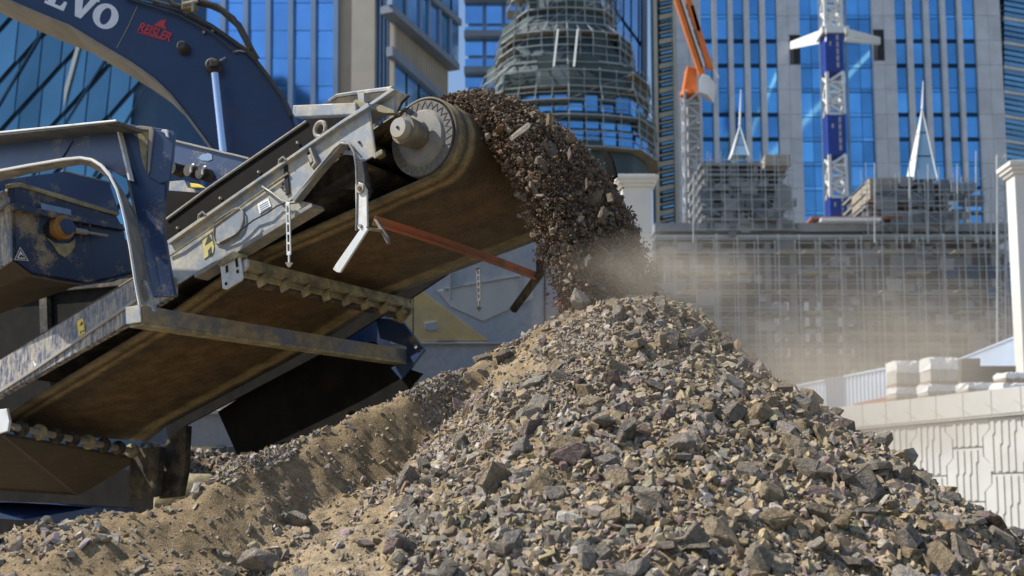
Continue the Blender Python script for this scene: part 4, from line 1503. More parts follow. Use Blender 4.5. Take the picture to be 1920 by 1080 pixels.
plain('opening_dark', (0.02, 0.022, 0.025), 0.8, 0, 0.1)
plain('red_site', (0.34, 0.12, 0.07), 0.7, 0, 0.2, 0.6)


def pane(name, quad, mat, parent, th=0.08):
    q = [Vector(p) for p in quad]
    n = (q[1] - q[0]).cross(q[3] - q[0]).normalized()
    if n.dot(CAM - q[0]) < 0:
        n = -n
    return MB().prism(q, -n * th).build(name, mat, parent)


def rect(px0, py0, px1, py1, Y):
    return [A(px0, py0, Y), A(px1, py0, Y), A(px1, py1, Y), A(px0, py1, Y)]


def vbox(px0, px1, z0, z1, Y, dep, name, mat, parent, bev=0):
    """upright box whose near face spans px0..px1 (measured at the horizon) on the plane Y"""
    x0, x1 = A(px0, 978, Y).x, A(px1, 978, Y).x
    return MB().abox(x0, x1, Y, Y + dep, z0, z1).build(name, mat, parent, bev)


def zat(py, Y):
    return A(960, py, Y).z


# ---- 1. slanted dark glass block on the far left
GYd = 88.0
t1 = thing('glass_tower', 'dark blue glass tower with slanting mullions behind the excavator boom at far left', 'building', (A(140, 978, GYd).x, GYd, 0))
x_l, x_r = A(-120, 300, GYd).x, A(287, 300, GYd).x
MB().abox(x_l, x_r, GYd + 0.4, GYd + 14, 0, zat(-160, GYd)).build('body', 'mullion', t1)
colw = 43
for k in range(9):
    xa, xb = -100 + k * colw, -100 + (k + 1) * colw
    for r_ in range(7):
        ya = -170 + r_ * 95 - (k * 46) % 95 + 46
        sl = 46
        q = [A(xa + 1.2 + 8, ya, GYd), A(xb - 1.2 + 8, ya - sl, GYd), A(xb - 1.2 - 2, ya + 93 - sl, GYd), A(xa + 1.2 - 2, ya + 93, GYd)]
        # glass is never dead flat: each pane tips by a hair
        tip = random.uniform(-0.05, 0.05)
        q[0].y += tip
        q[3].y -= tip
        if q[1].x > x_r:
            continue
        pane('pane', q, 'glass_teal', t1, 0.1)
for (a, b) in (((-40, 260), (150, -60)), ((60, 330), (255, 20)), ((175, 330), (300, 120)), ((-100, 120), (30, -100))):
    MB().bar(A(*a, GYd - .1), A(*b, GYd - .1), Vector((0.07, 0, 0.03)), Vector((0, .08, 0))).build('mullion', 'mullion', t1)
MB().prism([A(145, 78, GYd - .3), A(151, 78, GYd - .3), A(126, 170, GYd - .3), A(119, 200, GYd - .3), A(121, 165, GYd - .3)], Vector((0, .15, 0))).build('highlight_sliver', 'crane_white', t1)  # white sliver standing in for a highlight on the glass

# ---- 2. beige tower with blue bays
BY = 110.0
cnr = A(737, 400, BY)
Sd = Vector((0.37, 0.93, 0)).normalized()
Fd = Vector((-0.985, 0.17, 0)).normalized()
Fn = Vector((-0.17, -0.985, 0)).normalized()
Sn = Vector((0.93, -0.37, 0)).normalized()


def F2(px, py, out=0.0):
    return on_plane(px, py, cnr + Fn * out, Fn)


def S2(px, py, out=0.0):
    return on_plane(px, py, cnr + Sn * out, Sn)


t2 = thing('office_tower', 'beige stone office tower with bright blue glass bays between blue fins', 'building', (cnr.x, cnr.y, 0))
zt = zat(-210, BY)
fl = F2(288, 300)
fl.z = 0
c0 = cnr.copy()
c0.z = 0
sr = S2(843, 300)
sr.z = 0
body = [c0 - Fn * .4 - Sn * .4, fl - Fn * .4, fl - Fn * .4 + Sd * 17, sr - Sn * .4 + Sd * 0]
MB().prism(body, ZZ * zt).build('body', 'stone_beige', t2)
# bays of glass
edges = [331 + 42.3 * k for k in range(8)]
for k in range(8):
    xa = edges[k] - 4
    MB().prism([F2(xa, 420, .55), F2(xa + 9, 420, .55), F2(xa + 11.5, -150, .55), F2(xa + 2.5, -150, .55)], -Fn * .5).build('fin', 'fin_blue', t2)
    if k == 7:
        break
    for r_ in range(10):
        ya, yb = -150 + r_ * 52, -150 + (r_ + 1) * 52 - 1.0
        sh = (300 - ya) / 300 * 1.5
        q = [F2(edges[k] + 6 + sh, ya, .1), F2(edges[k + 1] - 3 + sh, ya, .1), F2(edges[k + 1] - 3 + sh, yb, .1), F2(edges[k] + 6 + sh, yb, .1)]
        d_ = random.uniform(-.06, .06)
        q[0] += Fn * d_
        q[2] -= Fn * d_
        pane('pane', q, 'glass_royal', t2, .2)
# corner pier with dark grooves
MB().prism([F2(656, 430, .9), F2(700, 430, .9), F2(704, -150, .9), F2(661, -150, .9)], -Fn * .9).build('corner_pier', 'stone_beige', t2)
for k in range(4):
    xa = 702 + k * 7
    MB().prism([F2(xa, 430, .5), F2(xa + 3.4, 430, .5), F2(xa + 6.5, -150, .5), F2(xa + 3, -150, .5)], -Fn * .5).build('groove_fin', 'fin_blue', t2)
MB().prism([F2(728, 430, .8), F2(736, 430, .8), F2(740, -150, .8), F2(732, -150, .8)], -Fn * .8).build('corner_pier', 'stone_beige', t2)
MB().prism([F2(288, 430, .9), F2(322, 430, .9), F2(326, -150, .9), F2(292, -150, .9)], -Fn * .9).build('corner_pier', 'stone_beige', t2)
# side: overhanging glazed storeys above a beige wall
ov = 1.4
MB().prism([S2(737, 8, ov), S2(862, 120, ov), S2(862, 131, ov), S2(737, 22, ov)], -Sn * ov).build('floor_band', 'slab_grey', t2)
MB().prism([S2(737, -78, ov + .2), S2(866, 37, ov + .2), S2(866, 48, ov + .2), S2(737, -64, ov + .2)], -Sn * (ov + .2)).build('floor_band', 'slab_grey', t2)
MB().prism([S2(737, -160, ov + .2), S2(866, -45, ov + .2), S2(866, -36, ov + .2), S2(737, -148, ov + .2)], -Sn * (ov + .2)).build('floor_band', 'slab_grey', t2)
xs = [737, 764, 790, 806, 826, 846, 862]
for i in range(6):
    for (o0, o1) in ((-64, 8), (-148, -78)):
        f0, f1 = (xs[i] + 2 - 737) / 127 * 113, (xs[i + 1] - 2 - 737) / 127 * 113
        pane('pane', [S2(xs[i] + 2, o0 + f0, ov - .2), S2(xs[i + 1] - 2, o0 + f1, ov - .2), S2(xs[i + 1] - 2, o1 + f1, ov - .2), S2(xs[i] + 2, o1 + f0, ov - .2)], 'glass_royal' if i % 2 else 'glass_blue', t2, .2)
    f0 = (xs[i] - 737) / 127 * 113
    MB().prism([S2(xs[i] - 2, -64 + f0, ov), S2(xs[i] + 2, -62 + f0, ov), S2(xs[i] + 2, 10 + f0, ov), S2(xs[i] - 2, 8 + f0, ov)], -Sn * .5).build('fin', 'fin_blue', t2)
MB().prism([S2(738, 20, ov - .5), S2(858, 126, ov - .5), S2(858, -120, ov - .5), S2(738, -200, ov - .5)], -Sn * (ov - .5)).build('bay_core', 'mullion', t2)
for i in range(22):
    x = 742 + i * 4.6
    y0 = 26 + (x - 737) * .9
    MB().prism([S2(x, y0, .15), S2(x + 1.6, y0 + 1.4, .15), S2(x + 1.6, y0 + 75, .15), S2(x, y0 + 74, .15)], -Sn * .3).build('wall_rib', 'stone_beige', t2)
MB().prism([S2(736, 86, .7), S2(840, 184, .7), S2(840, 196, .7), S2(736, 104, .7)], -Sn * .7).build('window_head', 'slab_grey', t2)
for i in range(4):
    xa, xb = 741 + i * 23, 741 + (i + 1) * 23 - 4
    s0, s1 = (xa - 736) * .9, (xb - 736) * .9
    pane('pane', [S2(xa, 108 + s0, .2), S2(xb, 108 + s1, .2), S2(xb, 190 + s1, .2), S2(xa, 190 + s0, .2)], 'glass_royal', t2, .2)

# ---- 3. blue tower behind the scaffolded one
CY = 175.0
t3 = thing('glass_tower', 'blue glass tower rising behind the scaffolded tower', 'building', (A(1000, 978, CY).x, CY, 0))
cnr3 = A(1126, 400, CY)


def S3(px, py, out=0.0):
    return on_plane(px, py, cnr3 + Sn * out, Sn)


z3 = zat(-140, CY)
xl3 = A(876, 500, CY).x
a3 = cnr3.copy()
a3.z = 0
r3 = S3(1214, 500)
r3.z = 0
MB().prism([Vector((xl3, CY + .4, 0)), Vector((a3.x - .3, CY + .4, 0)), r3 - Sn * .4, Vector((xl3, r3.y, 0))], ZZ * z3).build('body', 'fin_blue', t3)
for k in range(7):
    xa = 876 + k * 36
    for r_ in range(7):
        ya = -130 + r_ * 60
        if ya > 100 and k == 0:
            pass
        pane('pane', rect(xa + (0 if k else -4), ya, xa + 29, ya + 54, CY), 'glass_royal', t3, .3)
for (y_, e_) in ((56, 0), (124, 0), (-12, 0)):
    MB().prism(rect(870, y_, 1126, y_ + 11, CY - 1.2), Vector((0, 1.6, 0))).build('floor_band', 'slab_grey', t3)
for i in range(6):
    xa, xb = 1128 + i * 14.2, 1128 + (i + 1) * 14.2 - 3
    for r_ in range(5):
        o_ = -190 + r_ * 90
        s0, s1 = (xa - 1128) * 1.35, (xb - 1128) * 1.35
        pane('pane', [S3(xa, o_ + s0, .1), S3(xb, o_ + s1, .1), S3(xb, o_ + 80 + s1, .1), S3(xa, o_ + 80 + s0, .1)], 'glass_blue', t3, .3)
MB().prism([S3(1205, 200, .3), S3(1214, 205, .3), S3(1214, -200, .3), S3(1205, -200, .3)], -Sn * .6).build('corner_pier', 'slab_grey', t3)

# ---- 4. tower wrapped in scaffolding
TY = 142.0
tc = A(1062, 978, TY)
t4 = thing('scaffolded_tower', 'tapering tower under construction wrapped in grey scaffolding', 'building', (tc.x, TY, 0))
PROF = [(-190, 40), (-120, 48), (-60, 58), (0, 76), (30, 98), (60, 112), (92, 124), (125, 140), (160, 152), (196, 164), (235, 170), (275, 175), (330, 180), (420, 182), (560, 184)]
mpp = TY / FPX
NSEG = 18
prof = [(zat(py, TY), hw_ * mpp * 1.12) for py, hw_ in PROF]


def ringpt(k, r_, z_):
    t = 2 * math.pi * (k + 0.5) / NSEG
    # squarish plan
    c, s = math.cos(t), math.sin(t)
    m_ = max(abs(c), abs(s))
    e = 0.55 + 0.45 / m_ * 0.92
    return Vector((tc.x + r_ * c * e * 0.93, TY + r_ * s * e * 0.93, z_))


def interp_r(z_):
    zs = [p[0] for p in prof][::-1]
    rs = [p[1] for p in prof][::-1]
    return float(np.interp(z_, zs, rs))


cs = MB()
for (za, ra_), (zb, rb_) in zip(prof[:-1], prof[1:]):
    a = [ringpt(k, ra_ - 1.6, za) for k in range(NSEG)]
    b = [ringpt(k, rb_ - 1.6, zb) for k in range(NSEG)]
    for k in range(NSEG):
        j = (k + 1) % NSEG
        cs.add([a[k], a[j], b[j], b[k]], [(0, 1, 2, 3)])
cs.build('core', 'core_teal', t4)
z_ = zat(330, TY)
lv = []
while z_ < zat(-160, TY):
    lv.append(z_)
    z_ += 1.95
sl_, tb_ = MB(), MB()
for i, z_ in enumerate(lv):
    r_ = interp_r(lv[min(len(lv) - 1, (i // 3) * 3 + 2)]) + random.uniform(-.15, .25) + (.8 if i % 8 == 3 else 0)
    pts = [ringpt(k, r_, z_) for k in range(NSEG)]
    inn = [ringpt(k, r_ - 1.5, z_) for k in range(NSEG)]
    for k in range(NSEG):
        j = (k + 1) % NSEG
        tb_.bar(pts[k], pts[j], ZZ * 0.055, (pts[k] - inn[k]).normalized() * 0.055)
        up = 0.95
        tb_.bar(pts[k] + ZZ * up, pts[j] + ZZ * up, ZZ * 0.035, (pts[k] - inn[k]).normalized() * 0.035)
        if (i % 2 == 0 or random.random() < .25):
            sl_.add([pts[k], pts[j], inn[j], inn[k]] + [p + ZZ * .12 for p in (pts[k], pts[j], inn[j], inn[k])],
                    [(0, 1, 2, 3), (4, 7, 6, 5), (0, 4, 5, 1), (1, 5, 6, 2), (2, 6, 7, 3), (3, 7, 4, 0)])
    if i + 1 < len(lv):
        r2 = interp_r(lv[min(len(lv) - 1, ((i + 1) // 3) * 3 + 2)])
        p2 = [ringpt(k, r2, lv[i + 1]) for k in range(NSEG)]
        for k in range(NSEG):
            j = (k + 1) % NSEG
            tb_.bar(pts[k], p2[k] + ZZ * .3, Vector((.06, 0, 0)), Vector((0, .06, 0)))
            m1, m2 = (pts[k] + pts[j]) / 2, (p2[k] + p2[j]) / 2
            tb_.bar(m1, m2, Vector((.04, 0, 0)), Vector((0, .04, 0)))
            if random.random() < .35:
                tb_.bar(pts[k], p2[j], Vector((.035, 0, 0)), Vector((0, .035, 0)))
nt_ = MB()
for i in range(len(lv) - 1):
    for k in range(NSEG):
        if random.random() < .34:
            r1 = r2 = interp_r(lv[min(len(lv) - 1, (i // 3) * 3 + 2)]) - .25
            j = (k + 1) % NSEG
            a, b, c, d = ringpt(k, r1, lv[i]), ringpt(j, r1, lv[i]), ringpt(j, r2, lv[i + 1]), ringpt(k, r2, lv[i + 1])
            if random.random() < .5:
                b, c = a.lerp(b, .5), d.lerp(c, .5)
            elif random.random() < .5:
                d, c = a.lerp(d, .45), b.lerp(c, .45)
            n_ = (a - Vector((tc.x, TY, a.z))).normalized() * .05
            nt_.prism([a, b, c, d], -n_)
tag(nt_.build('scaffold_nets', 'net_green', t4), kind='stuff')
tag(sl_.build('scaffold_decks', 'plank', t4), kind='stuff')
tag(tb_.build('scaffold_tubes', 'scaffold_tube', t4), kind='stuff')
for (xa, xb) in ((1046, 1038), (1083, 1076)):
    MB().bar(A(xa, 55, TY - 9), A(xb, 125, TY - 11.5), Vector((.10, 0, 0)), Vector((0, .10, 0))).build('long_pole', 'crane_white', t4)
# glazed lower storeys seen through the scaffold
for k in range(NSEG):
    for r_ in range(3):
        za, zb = zat(325 - r_ * 32, TY), zat(298 - r_ * 32, TY)
        rr0 = interp_r((za + zb) / 2) - 1.2
        a, b = ringpt(k, rr0, za), ringpt((k + 1) % NSEG, rr0, za)
        if (a.y + b.y) / 2 > TY:
            continue
        d_ = b - a
        for h_ in (0, .5):
            a2, b2 = a + d_ * (h_ + .04), a + d_ * (h_ + .46)
            pane('pane', [a2, b2, b2 + ZZ * (zb - za), a2 + ZZ * (zb - za)], 'glass_blue', t4, .2)

# ---- 5. large stone tower on the right with its blue strips
RY = 185.0
t5 = thing('stone_tower', 'tall grey stone tower with vertical blue glass strips behind the tower cranes', 'building', (A(1570, 978, RY).x, RY, 0))
zt5 = zat(-120, RY)


def V5(px0, px1, py0, py1, out, dep, name, mat):
    x0, x1 = A(px0, 200, RY).x, A(px1, 200, RY).x
    return MB().abox(x0, x1, RY - out, RY - out + dep, zat(py1, RY), zat(py0, RY)).build(name, mat, t5)


x0, x1 = A(1269, 200, RY).x, A(1881, 200, RY).x
MB().abox(x0 + .3, x1 - .3, RY + .6, RY + 12, 0, zt5).build('body', 'slab_grey', t5)
piers = [(1269, 1316), (1337, 1346), (1367, 1376), (1397, 1407), (1427, 1437), (1459, 1502), (1639, 1682), (1704, 1714), (1736, 1746), (1768, 1777), (1800, 1808), (1834, 1881)]
STOREY = 46
for (a, b) in piers:
    wide = b - a > 20
    if wide:
        n2 = 2
        for c_ in range(n2):
            for r_ in range(17):
                xa, xb = a + (b - a) / n2 * c_, a + (b - a) / n2 * (c_ + 1)
                V5(xa + .25, xb - .25, -290 + r_ * STOREY + .3, -290 + (r_ + 1) * STOREY - .3, 0.5, 1.1, 'stone_panel', 'stone_grey' if (r_ * 3 + c_ + a) % 4 else 'stone_grey_b')
    else:
        V5(a, b, -290, 520, 0.7, 1.3, 'pier', 'stone_grey')
strips = [(1316, 1337), (1346, 1367), (1376, 1397), (1407, 1427), (1437, 1459), (1682, 1704), (1714, 1736), (1746, 1768), (1777, 1800), (1808, 1834)]
for (a, b) in strips:
    for r_ in range(14):
        y0 = -150 + r_ * STOREY
        V5(a + .6, b - .6, y0 + 1, y0 + STOREY - 7, -0.1, .3, 'pane', 'glass_blue')
        V5(a + .6, b - .6, y0 + STOREY - 6, y0 + STOREY - .5, -0.15, .3, 'spandrel_pane', 'glass_dark' if r_ % 3 else 'glass_blue')
for c_ in range(6):
    a, b = 1502 + c_ * 22.9, 1502 + (c_ + 1) * 22.9
    for r_ in range(14):
        y0 = -150 + r_ * STOREY
        V5(a + .5, b - .5, y0 + 1, y0 + STOREY - 8, -0.4, .3, 'pane', 'glass_blue')
        V5(a + .5, b - .5, y0 + STOREY - 7, y0 + STOREY - .5, -0.35, .3, 'spandrel_pane', 'glass_blue')
for (a, b, y0, y1) in ((1482, 1502, 68, 123), (1640, 1660, 58, 116)):
    V5(a, b, y0, y1, 0.52, .3, 'opening', 'opening_dark')
    V5(a - 1, b + 1, y0 - 2, y0, 0.62, .4, 'opening_lintel', 'stone_grey_b')
    V5(a + 1, a + 7, y0 + 28, y1, 0.60, .2, 'opening_shutter', 'concrete_dark')
# rounded left flank: sunlight put into a cream copy of the stone, dark louvres
fa = A(1230, 200, RY + 3)
n_band = 22
zb0, zb1 = zat(520, RY), zt5
MB().abox(A(1229, 200, RY).x, A(1236, 200, RY).x, RY + 1.0, RY + 5, 0, zt5).build('flank_pier', 'stone_sunlit', t5)
MB().abox(A(1264, 200, RY).x, A(1270, 200, RY).x, RY - .3, RY + 4, 0, zt5).build('flank_pier', 'stone_sunlit', t5)
for r_ in range(19):
    y0 = -300 + r_ * 46
    q = [A(1236, y0 + 6, RY + 1.6), A(1264, y0, RY + .6), A(1264, y0 + 9, RY + .6), A(1236, y0 + 15, RY + 1.6)]
    MB().prism(q, Vector((0.2, 2, 0))).build('flank_band', 'stone_sunlit', t5)
    for l_ in range(5):
        yy = y0 + 11 + l_ * 7
        q = [A(1236, yy + 6, RY + 2.0), A(1264, yy, RY + 1.0), A(1264, yy + 3.6, RY + 1.0), A(1236, yy + 9.6, RY + 2.0)]
        MB().prism(q, Vector((0.1, .6, 0))).build('louvre', 'stone_sunlit' if l_ % 2 else 'glass_teal', t5)
MB().abox(A(1236, 200, RY).x, A(1266, 200, RY).x, RY + 2.8, RY + 7, 0, zt5).build('flank_core', 'glass_dark', t5)
# right flank with dark bands
for r_ in range(11):
    y0 = -100 + r_ * 46
    for l_ in range(4):
        yy = y0 + l_ * 10
        MB().prism([A(1883, yy, RY + .5), A(1950, yy + 12, RY + 9), A(1950, yy + 19, RY + 9), A(1883, yy + 7, RY + .5)], Vector((0, .6, 0))).build('flank_pane', 'glass_teal', t5)
    MB().prism([A(1883, y0 + 38, RY + .3), A(1950, y0 + 50, RY + 8.8), A(1950, y0 + 54, RY + 8.8), A(1883, y0 + 44, RY + .3)], Vector((0, 1, 0))).build('flank_band', 'stone_grey', t5)
MB().prism([Vector((A(1882, 200, RY).x, RY + 1.2, 0)), Vector((A(1960, 200, RY + 10).x, RY + 10, 0)), Vector((A(1960, 200, RY + 10).x, RY + 30, 0)), Vector((A(1882, 200, RY).x, RY + 30, 0))], ZZ * zt5).build('flank_core', 'glass_dark', t5)


# ---- 6. low building in front: frame under scaffolding, two turrets with glass spires
PY = 92.0
t6 = thing('scaffolded_building', 'low unfinished building hidden behind a wide wall of scaffolding', 'building', (A(1560, 978, PY).x, PY, 0))


def V6(px0, px1, py0, py1, out, dep, name, mat, par=None):
    xa, xb = A(px0, 500, PY).x, A(px1, 500, PY).x
    return MB().abox(xa, xb, PY - out, PY - out + dep, zat(py1, PY), zat(py0, PY)).build(name, mat, par or t6)


V6(1222, 1890, 470, 1000, 0, 8, 'body', 'concrete_dark')
V6(1225, 1888, 425, 440, 1.2, 9, 'roof_slab', 'concrete')
V6(1225, 1888, 448, 453, 1.4, 3, 'parapet', 'scaffold_tube')
V6(1240, 1880, 470, 476, .6, 2, 'slab_edge', 'concrete')
for r_ in range(4):
    V6(1230, 1885, 545 + r_ * 50, 550 + r_ * 50, .35, 1, 'slab_edge', 'concrete')
for c_ in range(14):
    xa = 1245 + c_ * 47
    V6(xa, xa + 11, 455, 1000, .3, 1, 'column', 'concrete')
for c_, xa in enumerate((1448, 1467, 1504, 1525, 1565, 1586)):
    for r_ in range(4):
        V6(xa, xa + 8, 568 + r_ * 29, 584 + r_ * 29, .42, .3, 'window', 'wrap_white')  # white fill stands in for daylight seen through the openings
for c_ in range(5):
    for r_ in range(5):
        V6(1700 + c_ * 36, 1722 + c_ * 36, 500 + r_ * 40, 524 + r_ * 40, .40, .3, 'window', 'glass_dark')
V6(1400, 1470, 421, 425, 1.5, 3, 'timber_stack', 'old_timber')
V6(1515, 1690, 415, 419, 1.5, 3, 'timber_stack', 'red_site')
V6(1540, 1600, 419, 425, 1.5, 3, 'timber_stack', 'old_timber')
V6(1530, 1640, 420, 426, 2.0, 2, 'pipe_stack', 'crane_white')
# turrets
for (xa, xb, yt) in ((1322, 1486, 292), (1636, 1800, 330)):
    V6(xa + 4, xb - 4, yt + 6, 430, -2, 5, 'turret_body', 'concrete_dark')
    for r_ in range(6):
        V6(xa, xb, yt + 4 + r_ * 21, yt + 8 + r_ * 21, -1.2, 6.5, 'turret_slab', 'concrete')
    for c_ in range(4):
        x_ = xa + 6 + c_ * (xb - xa - 20) / 3
        V6(x_, x_ + 8, yt + 6, 430, -1.4, 1, 'turret_column', 'concrete')
V6(1440, 1488, 290, 310, 0, 5, 'turret_deck', 'plank')
V6(1636, 1690, 333, 372, 0, 5, 'turret_deck', 'plank')
V6(1800, 1845, 335, 352, -1, 3, 'turret_deck', 'slab_grey')


def scaffold_grid(px0, px1, py0, py1, Y, dep, nx, nz_, name, mat, parent, rad=.05, skip=0.0, brace=.2, overshoot=12):
    t = MB()
    xs_ = [px0 + (px1 - px0) * i / nx for i in range(nx + 1)]
    zs_ = [zat(py1, Y) + (zat(py0, Y) - zat(py1, Y)) * k / nz_ for k in range(nz_ + 1)]
    X_ = [A(x, 500, Y).x for x in xs_]
    for d_ in (0, dep):
        for x in X_:
            t.abox(x - rad, x + rad, Y + d_ - rad, Y + d_ + rad, zs_[0], zs_[-1] + random.uniform(0, overshoot) * Y / FPX)
        for z in zs_:
            t.abox(X_[0] - .3, X_[-1] + .3, Y + d_ - rad * .8, Y + d_ + rad * .8, z - rad * .8, z + rad * .8)
    for k in range(nz_):
        for i in range(nx):
            if random.random() < brace:
                a, b = Vector((X_[i], Y, zs_[k])), Vector((X_[i + 1], Y, zs_[k + 1]))
                if random.random() < .5:
                    a.x, b.x = b.x, a.x
                t.bar(a, b, Vector((rad * .7, 0, 0)), Vector((0, rad * .7, 0)))
    o = tag(t.build(name, mat, parent), kind='stuff')
    return o


def scaffold_planks(px0, px1, pys, Y, dep, parent, chance=.6, seg=8):
    t = MB()
    for py in pys:
        for i in range(seg):
            if random.random() < chance:
                xa, xb = px0 + (px1 - px0) * i / seg, px0 + (px1 - px0) * (i + 1) / seg
                t.abox(A(xa, 500, Y).x, A(xb, 500, Y).x - .1, Y + .1, Y + dep - .1, zat(py, Y), zat(py, Y) + .07)
    return tag(t.build('scaffold_decks', 'plank', parent), kind='stuff')


SY = 88.0
scaffold_grid(1228, 1888, 448, 760, SY, 1.3, 17, 12, 'scaffold_tubes', 'scaffold_tube', t6, .03, 0, .14)
scaffold_planks(1228, 1888, [470, 510, 545, 585, 625, 665], SY, 1.3, t6, .5, 14)
scaffold_grid(1310, 1490, 300, 430, SY + 2, 1.3, 7, 7, 'scaffold_tubes', 'scaffold_tube', t6, .03, 0, .25, 30)
scaffold_grid(1630, 1850, 335, 440, SY + 2, 1.3, 8, 5, 'scaffold_tubes', 'scaffold_tube', t6, .03, 0, .25, 34)
for x_ in (1300, 1640, 1705, 1740, 1795, 1830, 1858, 1868):
    MB().rod(A(x_, 455, SY - .3), A(x_, random.uniform(282, 330), SY - .3), .05, seg=6).build('standard', 'scaffold_tube', t6)
# ladder towers either side
for x_ in (1870, 1885):
    MB().rod(A(x_, 690, SY - .6), A(x_, 290, SY - .6), .07, seg=6).build('ladder_rail', 'scaffold_tube', t6)
for k in range(26):
    MB().rod(A(1870, 300 + k * 15, SY - .6), A(1885, 300 + k * 15 + (7 if k % 2 else -7), SY - .6), .045, seg=5).build('rung', 'scaffold_tube', t6)
# torn netting and boards hung on the scaffold
nb = MB()
nb2 = MB()
for k in range(190):
    if k < 120:
        x_, y_ = random.uniform(1230, 1870), random.uniform(450, 720)
        yy_ = SY + .15
    else:
        x_, y_ = random.choice([random.uniform(1312, 1470), random.uniform(1634, 1830)]), random.uniform(330, 425)
        yy_ = SY + 2.15
    w_, h_ = random.uniform(12, 38), random.uniform(8, 24)
    (nb if random.random() < .6 else nb2).prism(rect(x_, y_, x_ + w_, y_ + h_, yy_ + random.uniform(0, .9)), Vector((0, .04, 0)))
tag(nb.build('scaffold_nets', 'net_grey', t6), kind='stuff')
tag(nb2.build('scaffold_boards', 'concrete', t6), kind='stuff')
# glass spires on the turrets
for (cx, base, tip, mast, hw_) in ((1385, 296, 236, 168, 19), (1727, 344, 205, 152, 27)):
    sp = thing('glass_spire', 'slim pale glass spire on the left turret, half hidden by scaffolding' if cx < 1500 else 'tall bright glass spire standing on the right turret', 'spire', A(cx, base, PY + 3))
    c_ = A(cx, base, PY + 3)
    r_ = hw_ * PY / FPX
    top = A(cx + 2, tip, PY + 3)
    for k in range(4):
        a0_, a1_ = math.pi / 4 + k * math.pi / 2, math.pi / 4 + (k + 1) * math.pi / 2
        p0, p1 = c_ + Vector((math.cos(a0_), math.sin(a0_), 0)) * r_ * 1.25, c_ + Vector((math.cos(a1_), math.sin(a1_), 0)) * r_ * 1.25
        n_ = ((p0 + p1) / 2 - c_).normalized()
        for lv_ in range(3):
            f0, f1 = lv_ / 3 + .01, (lv_ + 1) / 3 - .01
            q = [p0.lerp(top, f0), p1.lerp(top, f0), p1.lerp(top, f1), p0.lerp(top, f1)]
            MB().prism(q, -n_ * .06).build('pane', 'spire_glass' if k != 1 else 'wrap_white', sp)  # left-facing panes are coloured white for the sunlit side
        MB().rod(p0, top, .06, .04, 6).build('rib', 'crane_white', sp)
    MB().rod(top, A(cx + 4, mast, PY + 3), .10, .03, 8).build('finial', 'crane_white', sp)


# ---- 7. tower cranes
def lattice(t, x, y, z0, z1, half, nseg, r):
    for sx in (-1, 1):
        for sy in (-1, 1):
            t.abox(x + sx * half - r, x + sx * half + r, y + sy * half - r, y + sy * half + r, z0, z1)
    h_ = (z1 - z0) / nseg
    for k in range(nseg):
        za, zb = z0 + k * h_, z0 + (k + 1) * h_
        for sy in (-1, 1):
            s_ = 1 if k % 2 else -1
            t.bar((x - half * s_, y + sy * half, za), (x + half * s_, y + sy * half, zb), Vector((0, 0, r)), Vector((0, r * .8, 0)))
            t.bar((x - half, y + sy * half, za), (x + half, y + sy * half, za), Vector((0, 0, r * .8)), Vector((0, r * .8, 0)))
        for sx in (-1, 1):
            t.bar((x + sx * half, y - half * s_, za), (x + sx * half, y + half * s_, zb), Vector((r * .8, 0, 0)), Vector((0, 0, r)))


KY = 150.0
kx = A(1566, 300, KY).x
hk = 17.5 * KY / FPX
t7 = thing('tower_crane_mast', 'white lattice crane mast with blue wrapped sections in front of the stone tower', 'crane', (kx, KY, 0))
secs = [(-130, -75, 'b'), (-75, 66, 'w'), (66, 141, 'b'), (141, 219, 'w'), (219, 295, 'b'), (295, 374, 'w'), (374, 420, 'b'), (420, 520, 'w')]
for (ya, yb, c_) in secs:
    if c_ == 'w':
        t = MB()
        lattice(t, kx, KY, zat(yb, KY), zat(ya, KY), hk - .15, 6 if yb - ya > 100 else 4, .20)
        t.build('mast_section', 'crane_white', t7)
    else:
        t = MB().abox(kx - hk, kx + hk, KY - hk, KY + hk, zat(yb, KY), zat(ya, KY))
        o = t.build('wrapped_section', 'crane_blue', t7)
        for q_ in range(5):
            zz_ = zat(ya + (yb - ya) * (.15 + .17 * q_), KY)
            MB().box((kx + hk * .35, KY - hk - .02, zz_), (hk * .14, 0, 0), (0, .01, 0), (0, 0, .38)).build('banner_letter', 'crane_grey', o)
        MB().box((kx - hk * .45, KY - hk - .02, zat(ya + (yb - ya) * .3, KY)), (hk * .10, 0, 0), (0, .01, 0), (0, 0, .3)).build('banner_letter', 'crane_grey', o)
MB().abox(kx + hk * 1.5, kx + hk * 1.75, KY, KY + .3, 0, zat(-130, KY)).build('hoist_rail', 'mullion_light', t7)
MB().abox(kx - hk * 1.35, kx - hk * 1.2, KY, KY + .2, 0, zat(-130, KY)).build('hoist_rail', 'mullion_light', t7)
for s_ in (-1, 1):
    for dz in (0, 14):
        MB().bar(A(1566 + s_ * 18, 60 + dz, KY - 1.5), A(1566 + s_ * 84, (84 if s_ < 0 else 76) + dz * .3, RY - 1), Vector((0, 0, .45 - .012 * dz)), Vector((0, .3, 0))).build('tie_strut', 'crane_white', t7)
MB().abox(kx - hk * 1.4, kx + hk * 1.6, KY - hk * 1.3, KY + hk * 1.3, zat(70, KY), zat(58, KY)).build('tie_collar', 'crane_white', t7)

